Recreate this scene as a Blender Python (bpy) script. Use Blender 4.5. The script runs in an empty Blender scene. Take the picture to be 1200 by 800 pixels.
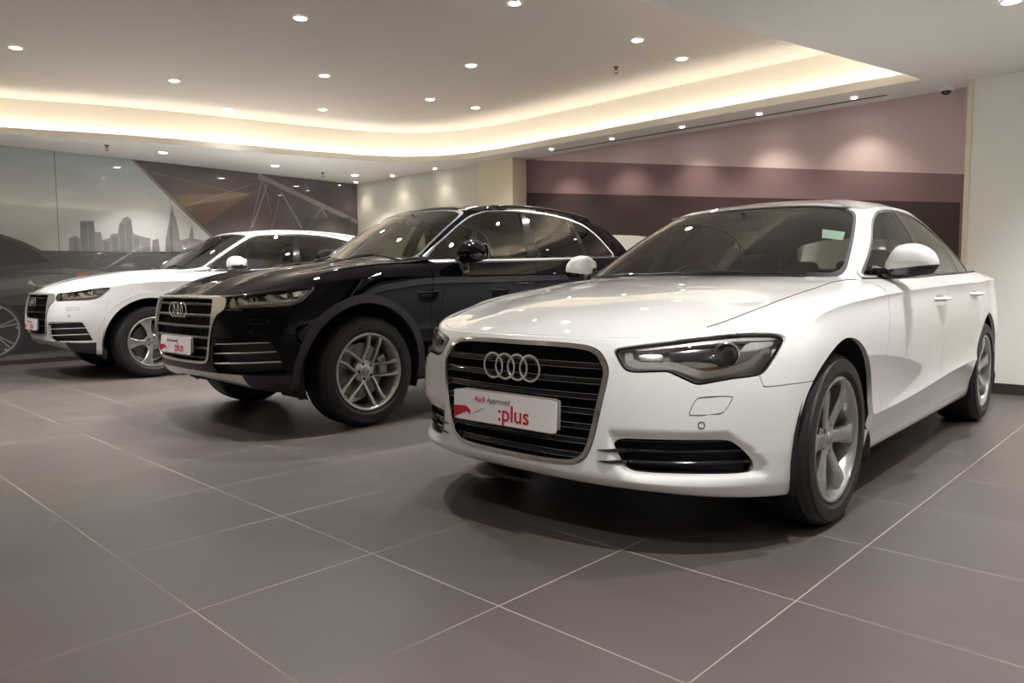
import math, random
import numpy as np
PI = math.pi

# ------------------------------------------------------------------ camera of the photograph
CAM_F, CAM_PITCH, CAM_ROLL, CAM_H = 863.06, 0.0776218, -0.0057307, 0.94777

# ------------------------------------------------------------------ splines and sheets
def _bs(P, u):
    """uniform cubic B-spline through the control rows P (already extended by one row at both ends)"""
    u = np.asarray(u, float)
    n = P.shape[0] - 3
    i = np.clip(np.floor(u).astype(int), 0, n - 1)
    t = (u - i)
    b0 = (1 - t) ** 3 / 6; b1 = (3 * t ** 3 - 6 * t ** 2 + 4) / 6
    b2 = (-3 * t ** 3 + 3 * t ** 2 + 3 * t + 1) / 6; b3 = t ** 3 / 6
    sh = (-1,) + (1,) * (P.ndim - 1)
    return (b0.reshape(sh) * P[i] + b1.reshape(sh) * P[i + 1] + b2.reshape(sh) * P[i + 2] + b3.reshape(sh) * P[i + 3])

def ext(P, mirror=False):
    if mirror:
        a = P[1:2].copy(); b = P[-2:-1].copy()
        a[..., 1] *= -1; b[..., 1] *= -1
    else:
        a = 2 * P[0:1] - P[1:2]; b = 2 * P[-1:] - P[-2:-1]
    return np.concatenate([a, P, b], 0)

def spl(P, u, mirror=False, fit=1.0, it=2):
    """cubic spline that follows the rows of P; fit=1 pulls it (nearly) through them"""
    P = np.asarray(P, float)
    C = P.copy()
    nodes = np.arange(P.shape[0], dtype=float)
    for _ in range(it):
        C = C + fit * (P - _bs(ext(C, mirror), nodes))
    return _bs(ext(C, mirror), u)

def lerp_keys(keys, x):
    """smooth interpolation of (x, value) keys, any order"""
    k = sorted(keys)
    xs = np.array([a for a, _ in k], float); ys = np.array([b for _, b in k], float)
    if len(xs) == 1:
        return np.full_like(np.asarray(x, float), ys[0])
    h = np.diff(xs); d = np.diff(ys) / h
    m = np.zeros_like(ys)
    m[1:-1] = np.where(d[1:] * d[:-1] > 0, 2 * d[1:] * d[:-1] / (d[1:] + d[:-1] + 1e-12), 0)
    m[0] = d[0]; m[-1] = d[-1]
    x = np.asarray(x, float)
    i = np.clip(np.searchsorted(xs, x) - 1, 0, len(h) - 1)
    t = np.clip((x - xs[i]) / h[i], 0, 1)
    return ((1 + 2 * t) * (1 - t) ** 2 * ys[i] + t * (1 - t) ** 2 * h[i] * m[i]
            + t * t * (3 - 2 * t) * ys[i + 1] + t * t * (t - 1) * h[i] * m[i + 1])

def samples(P, step, lo=1, hi=40):
    """parameter samples so that neighbouring points on the polyline P lie about step(point) apart"""
    u = [0.0]
    for i in range(len(P) - 1):
        L = np.linalg.norm(P[i + 1] - P[i])
        s = step((P[i] + P[i + 1]) / 2) if callable(step) else step
        n = int(min(hi, max(lo, round(L / s))))
        u += [i + (k + 1) / n for k in range(n)]
    return np.array(u)

class Sheet:
    """a quad grid: V columns are x y z nx ny nz u v"""
    def __init__(self, G, U=None, Vv=None, flip=False):
        nu, nv = G.shape[:2]
        du = np.gradient(G, axis=0); dv = np.gradient(G, axis=1)
        N = np.cross(du, dv)
        L = np.linalg.norm(N, axis=-1, keepdims=True); 
        bad = (L[..., 0] < 1e-12)
        N = N / np.maximum(L, 1e-12)
        if flip: N = -N
        if bad.any():
            good = np.argwhere(~bad)
            for b in np.argwhere(bad):
                j = good[np.argmin(((good - b) ** 2).sum(1))]
                N[b[0], b[1]] = N[j[0], j[1]]
        UU, VV = np.meshgrid(np.arange(nu) if U is None else U, np.arange(nv) if Vv is None else Vv, indexing='ij')
        self.V = np.concatenate([G, N, UU[..., None], VV[..., None]], -1).reshape(-1, 8)
        idx = np.arange(nu * nv).reshape(nu, nv)
        a, b, c, d = idx[:-1, :-1], idx[1:, :-1], idx[1:, 1:], idx[:-1, 1:]
        q = np.stack([a, b, c, d], -1) if not flip else np.stack([a, d, c, b], -1)
        self.F = [tuple(int(i) for i in f) for f in q.reshape(-1, 4)]
        self.G = G

class Piece:
    def __init__(self, V, F): self.V, self.F = V, F
    def copy(self): return Piece(self.V.copy(), list(self.F))

def clip(p, g):
    """the part of the piece where the field g (array over vertices, or function of V) is positive"""
    gv = g(p.V) if callable(g) else g
    gv = np.where(np.abs(gv) < 1e-6, 1e-6, gv)
    pos = gv > 0
    if pos.all(): return p
    V = p.V; new = []; cache = {}; F = []
    n0 = len(V); P = pos.tolist()
    for f in p.F:
        s = [P[i] for i in f]
        if all(s): F.append(f); continue
        if not any(s): continue
        out = []
        for k, i in enumerate(f):
            j = f[(k + 1) % len(f)]
            if P[i]: out.append(i)
            if P[i] != P[j]:
                key = (i, j) if i < j else (j, i)
                c = cache.get(key)
                if c is None:
                    a, b = key; t = gv[a] / (gv[a] - gv[b])
                    c = n0 + len(new); cache[key] = c; new.append(V[a] + (V[b] - V[a]) * t)
                out.append(c)
        if len(out) >= 3: F.append(tuple(out))
    W = np.concatenate([V, np.array(new)]) if new else V
    used = sorted({i for f in F for i in f})
    if not used: return Piece(np.zeros((0, 8)), [])
    m = np.full(len(W), -1); m[used] = np.arange(len(used)); m = m.tolist()
    return Piece(W[used].copy(), [tuple(m[i] for i in f) for f in F])

def split(p, g, gap=0.0):
    gv = g(p.V)
    return clip(p, gv - gap / 2), clip(p, -gv - gap / 2)

def sdf(pts, Q):
    """signed distance, positive inside the polygon pts, of the 2-D points Q"""
    P = np.asarray(pts, float); A = P; B = np.roll(P, -1, 0)
    d = np.full(len(Q), 1e9); inside = np.zeros(len(Q), bool)
    for a, b in zip(A, B):
        e = b - a; w = Q - a
        t = np.clip((w @ e) / max(e @ e, 1e-12), 0, 1)
        d = np.minimum(d, np.hypot(w[:, 0] - t * e[0], w[:, 1] - t * e[1]))
        c = (a[1] > Q[:, 1]) != (b[1] > Q[:, 1])
        with np.errstate(divide='ignore', invalid='ignore'):
            xs = a[0] + (Q[:, 1] - a[1]) * e[0] / (e[1] if abs(e[1]) > 1e-12 else 1e-12)
        inside ^= c & (Q[:, 0] < xs)
    return np.where(inside, d, -d)

def rounded(pts, r=0.25, n=2, closed=True):
    """corner cutting"""
    P = np.asarray(pts, float)
    for _ in range(n):
        Q = []
        m = len(P)
        for i in range(m if closed else m - 1):
            a, b = P[i], P[(i + 1) % m]
            Q += [a * (1 - r) + b * r, a * r + b * (1 - r)]
        if not closed: Q = [P[0]] + Q + [P[-1]]
        P = np.array(Q)
    return P

VIEW = {'f': (1, 2), 's': (0, 2), 't': (0, 1), 'p': (6, 7)}
def mask(view, pts, cond=None, rnd=None):
    if rnd: pts = rounded(pts, rnd, 2)
    i, j = VIEW[view]
    def g(V):
        s = sdf(pts, V[:, (i, j)])
        if cond is not None: s = np.minimum(s, cond(V))
        return s
    return g
def front(V): return V[:, 0] - 0.15
def rear(V): return -3.2 - V[:, 0]
def circ(cx, cz, r):
    return lambda V: r - np.hypot(V[:, 0] - cx, V[:, 2] - cz)

def rbf(pts, vals, smooth=0.0):
    """thin plate spline height field"""
    P = np.asarray(pts, float); v = np.asarray(vals, float); n = len(P)
    def ph(r2): return 0.5 * r2 * np.log(np.maximum(r2, 1e-12))
    r2 = ((P[:, None] - P[None]) ** 2).sum(-1)
    A = np.zeros((n + 3, n + 3)); A[:n, :n] = ph(r2) + smooth * np.eye(n)
    A[:n, n] = 1; A[:n, n + 1:] = P; A[n, :n] = 1; A[n + 1:, :n] = P.T
    w = np.linalg.solve(A, np.concatenate([v, np.zeros(3)]))
    def H(Q):
        Q = np.asarray(Q, float); out = np.zeros(Q.shape[:-1]); q = Q.reshape(-1, 2); o = np.zeros(len(q))
        for k in range(0, len(q), 4000):
            c = q[k:k + 4000]; r = ((c[:, None] - P[None]) ** 2).sum(-1)
            o[k:k + 4000] = ph(r) @ w[:n] + w[n] + c @ w[n + 1:]
        return o.reshape(Q.shape[:-1])
    return H

def heightfield(H, x0, x1, y1, step, extra=None):
    nx = int(abs(x1 - x0) / step) + 1; ny = int(y1 / step) + 1
    X, Y = np.meshgrid(np.linspace(x0, x1, nx), np.linspace(0, y1, ny), indexing='ij')
    Q = np.stack([X, Y], -1)
    Z = H(Q)
    if extra is not None: Z = Z + extra(X, Y)
    G = np.concatenate([Q, Z[..., None]], -1)
    return Sheet(G, flip=(x1 < x0))
# ------------------------------------------------------------------ the two body shapes (x forward from the front axle, y left, z up)
def wrap_rows(c):
    """control rows (levels) x (stations) of the lower body, from the nose centre round the side to the tail centre"""
    rows = []
    sx = c['side_x']
    for L in c['levels']:
        r = []
        for (dx, y) in c['nose']:
            k = y / c['nose'][-1][1]
            r.append((L['X0'] + dx * L['s'], y * L['w'], lerp_keys(L['zf'], k)))
        ys = lerp_keys(L['y'], sx); zs = lerp_keys(L['z'], sx)
        for x, y, z in zip(sx, ys, zs): r.append((x, y, z))
        for (dx, y) in c['tail']:
            k = y / c['tail'][0][1]
            r.append((L['X1'] + dx * L.get('s1', 1), y * L['w1'], lerp_keys(L['zr'], k)))
        rows.append(r)
    for e in c['edge_rows']: rows.append(e)
    return np.array(rows, float)

def make_sheets(c):
    R = wrap_rows(c)                       # levels x stations x 3
    mult = c['mult']
    ref = R[len(c['levels']) // 2]
    uu = samples(ref, c['step'])
    S = spl(R.transpose(1, 0, 2), uu, mirror=True, fit=c.get('fit', .8), it=2)   # dense stations x levels x 3
    S = S.transpose(1, 0, 2)
    rows = []
    for i, m in enumerate(mult):
        rows += [S[i]] * m
    rows = np.array(rows)
    vv = samples(rows[:, len(uu) // 4], c['vstep'], lo=2, hi=10)
    W = _bs(ext(rows), vv)                 # dense levels x stations
    W = W.transpose(1, 0, 2)
    if 'dent' in c:
        t_ = Sheet(W, flip=c.get('flipw', False)).V
        for poly, dep, soft in c['dent']:
            s_ = sdf(poly, t_[:, (1, 2)]) / soft
            s_ = np.clip(s_ + .5, 0, 1) * (t_[:, 0] > .2)
            t_[:, :3] -= t_[:, 3:6] * (dep * s_ * s_ * (3 - 2 * s_))[:, None]
        W = t_[:, :3].reshape(W.shape)
    wrap = Sheet(W, uu, vv, flip=c.get('flipw', False))
    border = W[:, -1]                      # the upper edge of the lower body
    # bonnet
    b = border[(border[:, 0] > c['cowl_x'] - .05)]
    k = max(1, len(b) // 45); bp = b[::k]
    pts = [(p[0], p[1]) for p in bp] + [(p[0], -p[1]) for p in bp if p[1] > .02]
    val = [p[2] for p in bp] + [p[2] for p in bp if p[1] > .02]
    for j in c.get('tangent_rows', (-4,)):
        q = W[::max(1, len(W) // 60), j]
        q = q[(q[:, 0] < c.get('tan_x', .35)) & (q[:, 0] > c['cowl_x'] - .05)]
        pts += [(p[0], p[1]) for p in q] + [(p[0], -p[1]) for p in q]; val += [p[2] for p in q] * 2
    for x, y, z in c['bonnet_pts']:
        pts.append((x, y)); val.append(z)
        if y > 0: pts.append((x, -y)); val.append(z)
    H = rbf(pts, val)
    poly = [(p[0] , p[1]) for p in border if p[0] > c['cowl_x']] 
    poly = [(poly[0][0], -0.05)] + poly + [(c['cowl_x'], poly[-1][1]), (c['cowl_x'], -.05)]
    bon = heightfield(H, c['cowl_x'] - .02, border[0, 0] + .01, .80, c['bstep'], c.get('bonnet_extra'))
    # greenhouse band
    B = np.array(c['base'], float); T = np.array(c['top'], float)
    mid = (B + T) / 2
    out = np.array(c['bulge'], float)
    M = mid + out
    u2 = samples(B, c['gstep'])
    rows = spl(np.stack([B, M, T], 1), u2, mirror=True, fit=.8)   # dense x 3 x 3
    v2 = np.linspace(0, 1, c.get('gv', 36))
    b0, b1, b2 = (1 - v2) ** 2, 2 * v2 * (1 - v2), v2 ** 2
    Mm = 2 * rows[:, 1] - (rows[:, 0] + rows[:, 2]) / 2
    G = rows[:, 0][:, None] * b0[None, :, None] + Mm[:, None] * b1[None, :, None] + rows[:, 2][:, None] * b2[None, :, None]
    band = Sheet(G, u2, v2, flip=c.get('flipw', False))
    # roof
    t = rows[:, 2]
    k = max(1, len(t) // 50); tp = t[::k]
    pts = [(p[0], p[1]) for p in tp] + [(p[0], -p[1]) for p in tp if p[1] > .02]
    val = [p[2] for p in tp] + [p[2] for p in tp if p[1] > .02]
    for x, y, z in c['roof_pts']:
        pts.append((x, y)); val.append(z)
        if y > 0: pts.append((x, -y)); val.append(z)
    Hr = rbf(pts, val)
    roof = heightfield(Hr, t[:, 0].min() - .02, t[:, 0].max() + .02, t[:, 1].max() + .02, .02)
    rpoly = [(t[0, 0], -.05)] + [(p[0], p[1]) for p in t] + [(t[-1, 0], -.05)]
    # rear deck
    deck = None
    if 'deck_pts' in c:
        b = border[(border[:, 0] < c['deck_x'] + .05)]
        k = max(1, len(b) // 30); bp = b[::k]
        pts = [(p[0], p[1]) for p in bp] + [(p[0], -p[1]) for p in bp if p[1] > .02]
        val = [p[2] for p in bp] + [p[2] for p in bp if p[1] > .02]
        for x, y, z in c['deck_pts']:
            pts.append((x, y)); val.append(z)
            if y > 0: pts.append((x, -y)); val.append(z)
        Hd = rbf(pts, val)
        dp = [(p[0], p[1]) for p in border if p[0] < c['deck_x']]
        dpoly = [(c['deck_x'], -.05), (c['deck_x'], dp[0][1])] + dp + [(dp[-1][0], -.05)]
        deck = (heightfield(Hd, border[-1, 0] - .01, c['deck_x'] + .02, .85, .03), dpoly)
    return dict(wrap=wrap, border=border, bonnet=bon, bonnet_poly=poly, H=H, band=band, roof=roof, roof_poly=rpoly, Hr=Hr, top=t, deck=deck)

# ---- the saloon
_sx = np.array([.20, 0, -.2, -.5, -.9, -1.4, -1.9, -2.4, -2.7, -2.912, -3.1, -3.35])
SALOON = dict(
    side_x=_sx,
    nose=[(0, 0), (-.008, .20), (-.035, .40), (-.095, .57), (-.185, .70), (-.29, .79), (-.40, .85), (-.51, .885)],
    tail=[(.40, .85), (.24, .79), (.11, .66), (.035, .42), (.01, .2), (0, 0)],
    levels=[
        dict(X0=.80, s=1.0, w=.97, zf=[(0, .225), (.6, .22), (.85, .205), (1, .188)], y=[(.2, .84), (-.5, .82), (-2.4, .82), (-3.3, .82)], z=[(.2, .19), (-3.3, .19)], X1=-3.95, w1=.97, zr=[(0, .25), (1, .22)]),
        dict(X0=.868, s=1.02, w=.985, zf=[(0, .235), (.6, .23), (.85, .212), (1, .195)], y=[(.2, .875), (-.5, .872), (-2.4, .872), (-3.3, .86)], z=[(.2, .2), (-3.3, .2)], X1=-3.98, w1=.98, zr=[(0, .3), (1, .25)]),
        dict(X0=.895, s=1.0, w=.99, zf=[(0, .285), (1, .26)], y=[(.2, .89), (-.5, .885), (-2.4, .885), (-3.3, .875)], z=[(.2, .27), (-.5, .28), (-2.4, .30), (-3.3, .3)], X1=-3.99, w1=.99, zr=[(0, .35), (1, .32)]),
        dict(X0=.897, s=1.0, w=1.0, zf=[(0, .37), (1, .37)], y=[(.2, .908), (-.5, .916), (-2.4, .922), (-3.3, .89)], z=[(.2, .40), (-.5, .385), (-2.4, .455), (-3.3, .44)], X1=-4.0, w1=1, zr=[(0, .45), (1, .45)]),
        dict(X0=.90, s=1.0, w=1.003, zf=[(0, .49), (1, .49)], y=[(.2, .922), (-.5, .906), (-2.4, .910), (-3.3, .90)], z=[(.2, .53), (-.5, .47), (-2.4, .535), (-3.3, .55)], X1=-4.0, w1=1.003, zr=[(0, .55), (1, .55)]),
        dict(X0=.89, s=1.0, w=1.003, zf=[(0, .61), (1, .61)], y=[(.2, .93), (-.5, .934), (-2.4, .934), (-3.3, .90)], z=[(.2, .66), (-.5, .68), (-2.4, .70), (-3.3, .70)], X1=-3.99, w1=1, zr=[(0, .70), (1, .70)]),
        dict(X0=.872, s=1.03, w=.995, zf=[(0, .70), (1, .71)], y=[(.2, .922), (-.5, .931), (-2.4, .930), (-3.3, .885)], z=[(.2, .76), (-.5, .80), (-2.4, .83), (-3.3, .83)], X1=-3.98, w1=.985, zr=[(0, .85), (1, .85)]),
        dict(X0=.860, s=1.05, w=.978, zf=[(0, .728), (.6, .730), (.85, .744), (1, .757)], y=[(.2, .899), (0, .908), (-.5, .916), (-2.4, .917), (-3.3, .865)], z=[(.2, .808), (0, .838), (-.5, .868), (-1.5, .900), (-2.4, .92), (-3.3, .94)], X1=-3.975, w1=.97, zr=[(0, .93), (1, .92)]),
        dict(X0=.845, s=1.08, w=.965, zf=[(0, .75), (.6, .752), (.85, .768), (1, .785)], y=[(.2, .897), (0, .910), (-.5, .924), (-2.4, .926), (-3.3, .873)], z=[(.2, .835), (0, .862), (-.5, .893), (-1.5, .925), (-2.4, .945), (-3.3, .965)], X1=-3.97, w1=.96, zr=[(0, .98), (1, .97)]),
    ],
    mult=[1, 1, 2, 3, 1, 1, 1, 1, 3, 1, 1],
    dent=[([(.425, .430), (.56, .434), (.755, .436), (.80, .385), (.830, .325), (.830, .292), (.70, .288), (.52, .284), (.47, .292), (.435, .34)], .020, .030)],
    edge_rows=[
        [(.840, 0, .755), (.832, .20, .755), (.803, .385, .755), (.742, .545, .760), (.655, .655, .777), (.545, .735, .80), (.44, .775, .82), (.35, .80, .838),
         (.20, .83, .868), (0, .845, .895), (-.2, .855, .917), (-.5, .865, .94), (-.9, .895, .943), (-1.4, .897, .957), (-1.9, .897, .969), (-2.4, .89, .98), (-2.7, .875, .988), (-2.912, .855, .993), (-3.1, .835, .998), (-3.35, .80, 1.0),
         (-3.6, .745, 1.005), (-3.77, .68, 1.01), (-3.89, .57, 1.012), (-3.95, .38, 1.015), (-3.965, .2, 1.015), (-3.97, 0, 1.015)],
        [(.832, 0, .758), (.824, .20, .758), (.795, .375, .758), (.732, .525, .764), (.64, .62, .784), (.51, .672, .812), (.39, .695, .838), (.28, .71, .858),
         (.14, .722, .882), (-.04, .732, .908), (-.22, .742, .93), (-.5, .755, .96), (-.9, .86, .965), (-1.4, .866, .98), (-1.9, .866, .992), (-2.4, .855, 1.003), (-2.7, .835, 1.01), (-2.912, .81, 1.015), (-3.1, .785, 1.018), (-3.35, .74, 1.02),
         (-3.57, .68, 1.025), (-3.74, .62, 1.03), (-3.86, .52, 1.03), (-3.92, .36, 1.03), (-3.94, .2, 1.03), (-3.945, 0, 1.03)]],
    step=lambda p: .011 if p[0] > .2 else (.016 if p[0] > -.8 else .03),
    vstep=.014, bstep=.012, gstep=.02, cowl_x=-.60,
    bonnet_pts=[(.80, 0, .775), (.70, 0, .812), (.5, 0, .862), (.3, 0, .90), (.1, 0, .93), (-.1, 0, .955), (-.3, 0, .972), (-.5, 0, .985),
                (.76, .25, .775), (.66, .3, .81), (.5, .35, .848), (.3, .4, .884), (.1, .42, .915), (-.1, .44, .94), (-.3, .46, .96), (-.5, .48, .975),
                (.62, .50, .797), (.45, .58, .832), (.2, .62, .873), (-.1, .63, .921), (-.4, .66, .955)],
    base=[(-.40, 0, .965), (-.415, .30, .962), (-.465, .54, .958), (-.55, .69, .955), (-.67, .785, .95), (-.85, .835, .948), (-1.3, .85, .96), (-1.9, .85, .975), (-2.4, .838, .985), (-2.8, .80, .995), (-3.1, .73, 1.0), (-3.3, .60, 1.01), (-3.4, .35, 1.02), (-3.42, 0, 1.02)],
    top=[(-1.20, 0, 1.392), (-1.205, .30, 1.386), (-1.225, .46, 1.368), (-1.26, .545, 1.342), (-1.36, .58, 1.345), (-1.5, .59, 1.366), (-1.75, .60, 1.378), (-2.05, .60, 1.378), (-2.35, .585, 1.358), (-2.6, .56, 1.322), (-2.76, .53, 1.288), (-2.82, .44, 1.29), (-2.83, .22, 1.31), (-2.83, 0, 1.315)],
    bulge=[(.015, 0, .02), (.015, .005, .02), (.012, .01, .02), (.01, .02, .012), (0, .025, .005), (0, .03, 0), (0, .032, 0), (0, .032, 0), (0, .03, 0), (0, .03, 0), (-.01, .028, .01), (-.02, .02, .015), (-.02, .01, .02), (-.02, 0, .02)],
    roof_pts=[(-1.30, 0, 1.412), (-1.5, 0, 1.436), (-1.8, 0, 1.453), (-2.1, 0, 1.450), (-2.4, 0, 1.424), (-2.65, 0, 1.375),
              (-1.5, .3, 1.427), (-1.8, .3, 1.443), (-2.1, .3, 1.44), (-2.4, .3, 1.414), (-2.65, .3, 1.364),
              (-1.5, .5, 1.40), (-1.8, .5, 1.415), (-2.1, .5, 1.412), (-2.4, .5, 1.388)],
    deck_x=-3.15, deck_pts=[(-3.4, 0, 1.06), (-3.7, 0, 1.055), (-3.4, .4, 1.055), (-3.7, .35, 1.05), (-3.88, 0, 1.045)],
)

# ---- the sport utility body (both of them)
_qx = np.array([.22, 0, -.2, -.5, -.9, -1.4, -1.9, -2.3, -2.6, -2.824, -3.05, -3.3])
def _ridge(X, Y):
    # the two raised creases of the bonnet
    out = 0 * X
    for (ya, yb, h, w) in ((.42, .56, .010, .045), (.20, .33, .006, .05)):
        k = np.clip((.80 - X) / 1.35, 0, 1)
        yc = ya + (yb - ya) * k
        d = (Y - yc) / w
        f = np.clip((.80 - X) / .25, 0, 1) * np.clip((X + .66) / .2, 0, 1)
        out = out + h * f * np.exp(-np.abs(d) ** 1.5)
    return out
SUV = dict(
    side_x=_qx,
    nose=[(0, 0), (-.004, .20), (-.022, .40), (-.07, .57), (-.148, .70), (-.25, .80), (-.36, .865), (-.48, .90)],
    tail=[(.40, .87), (.22, .81), (.10, .68), (.035, .42), (.01, .2), (0, 0)],
    levels=[
        dict(X0=.76, s=1.1, w=.93, zf=[(0, .34), (.45, .325), (.8, .275), (1, .26)], y=[(.2, .86), (-.5, .84), (-2.4, .84), (-3.3, .84)], z=[(.2, .27), (-3.3, .27)], X1=-3.70, w1=.95, zr=[(0, .33), (1, .3)]),
        dict(X0=.825, s=1.08, w=.96, zf=[(0, .362), (.45, .35), (.8, .30), (1, .29)], y=[(.2, .90), (-.5, .885), (-2.4, .885), (-3.3, .88)], z=[(.2, .30), (-3.3, .30)], X1=-3.75, w1=.98, zr=[(0, .36), (1, .33)]),
        dict(X0=.855, s=1.05, w=.98, zf=[(0, .405), (1, .39)], y=[(.2, .918), (-.5, .905), (-2.4, .905), (-3.3, .90)], z=[(.2, .40), (-3.3, .40)], X1=-3.77, w1=.99, zr=[(0, .45), (1, .43)]),
        dict(X0=.872, s=1.02, w=.995, zf=[(0, .46), (1, .48)], y=[(.2, .928), (-.5, .915), (-2.4, .915), (-3.3, .91)], z=[(.2, .50), (-3.3, .50)], X1=-3.78, w1=1, zr=[(0, .55), (1, .55)]),
        dict(X0=.893, s=1.0, w=1.0, zf=[(0, .59), (1, .60)], y=[(.2, .935), (-.5, .925), (-2.4, .925), (-3.3, .915)], z=[(.2, .62), (-3.3, .62)], X1=-3.78, w1=1, zr=[(0, .66), (1, .66)]),
        dict(X0=.89, s=1.0, w=1.0, zf=[(0, .69), (1, .71)], y=[(.2, .94), (-.5, .93), (-2.4, .93), (-3.3, .915)], z=[(.2, .75), (-3.3, .76)], X1=-3.77, w1=.995, zr=[(0, .78), (1, .78)]),
        dict(X0=.868, s=1.0, w=.995, zf=[(0, .79), (1, .82)], y=[(.2, .937), (-.5, .93), (-2.4, .93), (-3.3, .905)], z=[(.2, .875), (-3.3, .88)], X1=-3.74, w1=.985, zr=[(0, .92), (1, .92)]),
        dict(X0=.845, s=1.0, w=.985, zf=[(0, .872), (.4, .873), (.75, .892), (.93, .925), (1, .945)], y=[(.2, .925), (0, .932), (-.5, .932), (-2.4, .932), (-3.3, .89)], z=[(.2, .975), (0, .992), (-.5, 1.005), (-1.5, 1.03), (-2.4, 1.045), (-2.8, 1.055), (-3.3, 1.07)], X1=-3.70, w1=.97, zr=[(0, 1.05), (1, 1.05)]),
    ],
    mult=[1, 1, 2, 1, 1, 1, 1, 3, 1, 1],
    edge_rows=[
        [(.838, 0, .880), (.832, .20, .880), (.806, .39, .882), (.75, .55, .892), (.668, .675, .908), (.57, .765, .928), (.465, .82, .952), (.35, .855, .975),
         (.20, .88, 1.005), (0, .89, 1.035), (-.2, .895, 1.055), (-.5, .90, 1.07), (-.9, .908, 1.075), (-1.4, .91, 1.085), (-1.9, .905, 1.10), (-2.3, .895, 1.115), (-2.6, .885, 1.125), (-2.824, .87, 1.13), (-3.05, .85, 1.135), (-3.3, .82, 1.14),
         (-3.34, .80, 1.13), (-3.46, .74, 1.14), (-3.56, .63, 1.15), (-3.62, .40, 1.15), (-3.64, .2, 1.15), (-3.645, 0, 1.15)],
        [(.829, 0, .887), (.823, .20, .887), (.796, .38, .89), (.738, .535, .902), (.652, .65, .922), (.55, .73, .948), (.44, .775, .976), (.32, .80, 1.006),
         (.16, .815, 1.042), (-.04, .82, 1.07), (-.22, .825, 1.088), (-.5, .83, 1.10), (-.9, .878, 1.118), (-1.4, .878, 1.132), (-1.9, .872, 1.15), (-2.3, .864, 1.17), (-2.6, .85, 1.185), (-2.824, .835, 1.195), (-3.05, .815, 1.20), (-3.3, .785, 1.205),
         (-3.32, .76, 1.18), (-3.43, .70, 1.19), (-3.52, .60, 1.19), (-3.58, .38, 1.19), (-3.60, .2, 1.19), (-3.605, 0, 1.19)]],
    step=lambda p: .012 if p[0] > .25 else (.02 if p[0] > -.8 else .035),
    vstep=.016, bstep=.016, gstep=.022, cowl_x=-.66, bonnet_extra=_ridge, tan_x=.30,
    bonnet_pts=[(.79, 0, .922), (.70, 0, .965), (.5, 0, 1.023), (.3, 0, 1.063), (.1, 0, 1.093), (-.1, 0, 1.114), (-.3, 0, 1.128), (-.5, 0, 1.138),
                (.75, .25, .930), (.66, .3, .967), (.5, .35, 1.012), (.3, .4, 1.052), (.1, .42, 1.083), (-.1, .44, 1.113), (-.3, .46, 1.124), (-.5, .48, 1.13),
                (.61, .50, .962), (.45, .58, 1.003), (.2, .63, 1.053), (-.1, .66, 1.09), (-.4, .67, 1.108)],
    base=[(-.42, 0, 1.12), (-.435, .30, 1.117), (-.48, .54, 1.11), (-.57, .70, 1.10), (-.70, .80, 1.09), (-.90, .855, 1.10), (-1.3, .862, 1.115), (-1.9, .855, 1.135), (-2.4, .845, 1.155), (-2.8, .82, 1.175), (-3.1, .78, 1.18), (-3.36, .68, 1.18), (-3.50, .40, 1.16), (-3.53, 0, 1.16)],
    top=[(-1.22, 0, 1.595), (-1.225, .30, 1.588), (-1.245, .48, 1.570), (-1.29, .575, 1.545), (-1.38, .61, 1.548), (-1.52, .63, 1.560), (-1.75, .64, 1.572), (-2.05, .64, 1.575), (-2.35, .635, 1.565), (-2.65, .62, 1.542), (-2.9, .60, 1.510), (-3.02, .52, 1.510), (-3.06, .28, 1.530), (-3.07, 0, 1.535)],
    bulge=[(.015, 0, .02), (.015, .005, .02), (.012, .01, .02), (.01, .02, .012), (0, .025, .005), (0, .03, 0), (0, .032, 0), (0, .032, 0), (0, .03, 0), (0, .03, 0), (-.01, .028, .01), (-.02, .02, .015), (-.02, .01, .02), (-.02, 0, .02)],
    roof_pts=[(-1.32, 0, 1.614), (-1.5, 0, 1.634), (-1.8, 0, 1.649), (-2.1, 0, 1.652), (-2.4, 0, 1.644), (-2.7, 0, 1.622), (-2.95, 0, 1.587),
              (-1.5, .3, 1.625), (-1.8, .3, 1.640), (-2.1, .3, 1.642), (-2.4, .3, 1.634), (-2.7, .3, 1.610),
              (-1.5, .52, 1.602), (-1.8, .54, 1.614), (-2.1, .54, 1.616), (-2.4, .54, 1.607), (-2.7, .52, 1.582)],
    deck_x=-3.2, deck_pts=[(-3.4, 0, 1.2), (-3.4, .4, 1.2)],
)
import bpy
# ------------------------------------------------------------------ Blender helpers
COL = bpy.context.scene.collection

def new_obj(name, me, mat=None, parent=None):
    o = bpy.data.objects.new(name, me)
    COL.objects.link(o)
    if mat is not None:
        for m in (mat if isinstance(mat, (list, tuple)) else [mat]): me.materials.append(m)
    if parent is not None: o.parent = parent
    return o

def empty(name, loc=(0, 0, 0), rz=0.0, parent=None):
    o = bpy.data.objects.new(name, None); COL.objects.link(o)
    o.location = loc; o.rotation_euler = (0, 0, rz); o.empty_display_size = .2
    if parent is not None: o.parent = parent
    return o

def tag(o, label=None, cat=None, group=None, kind=None):
    if label: o['label'] = label
    if cat: o['category'] = cat
    if group: o['group'] = group
    if kind: o['kind'] = kind
    return o

def rawmesh(name, V, F, LN=None, smooth=True, angle=None, mats=None):
    me = bpy.data.meshes.new(name)
    me.from_pydata([tuple(map(float, v)) for v in V], [], F)
    if smooth: me.polygons.foreach_set('use_smooth', [True] * len(me.polygons))
    if mats is not None: me.polygons.foreach_set('material_index', mats)
    me.update()
    if LN is not None:
        me.normals_split_custom_set([tuple(n) for n in LN])
    elif angle is not None:
        me.set_sharp_from_angle(angle=math.radians(angle))
    return me

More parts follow.
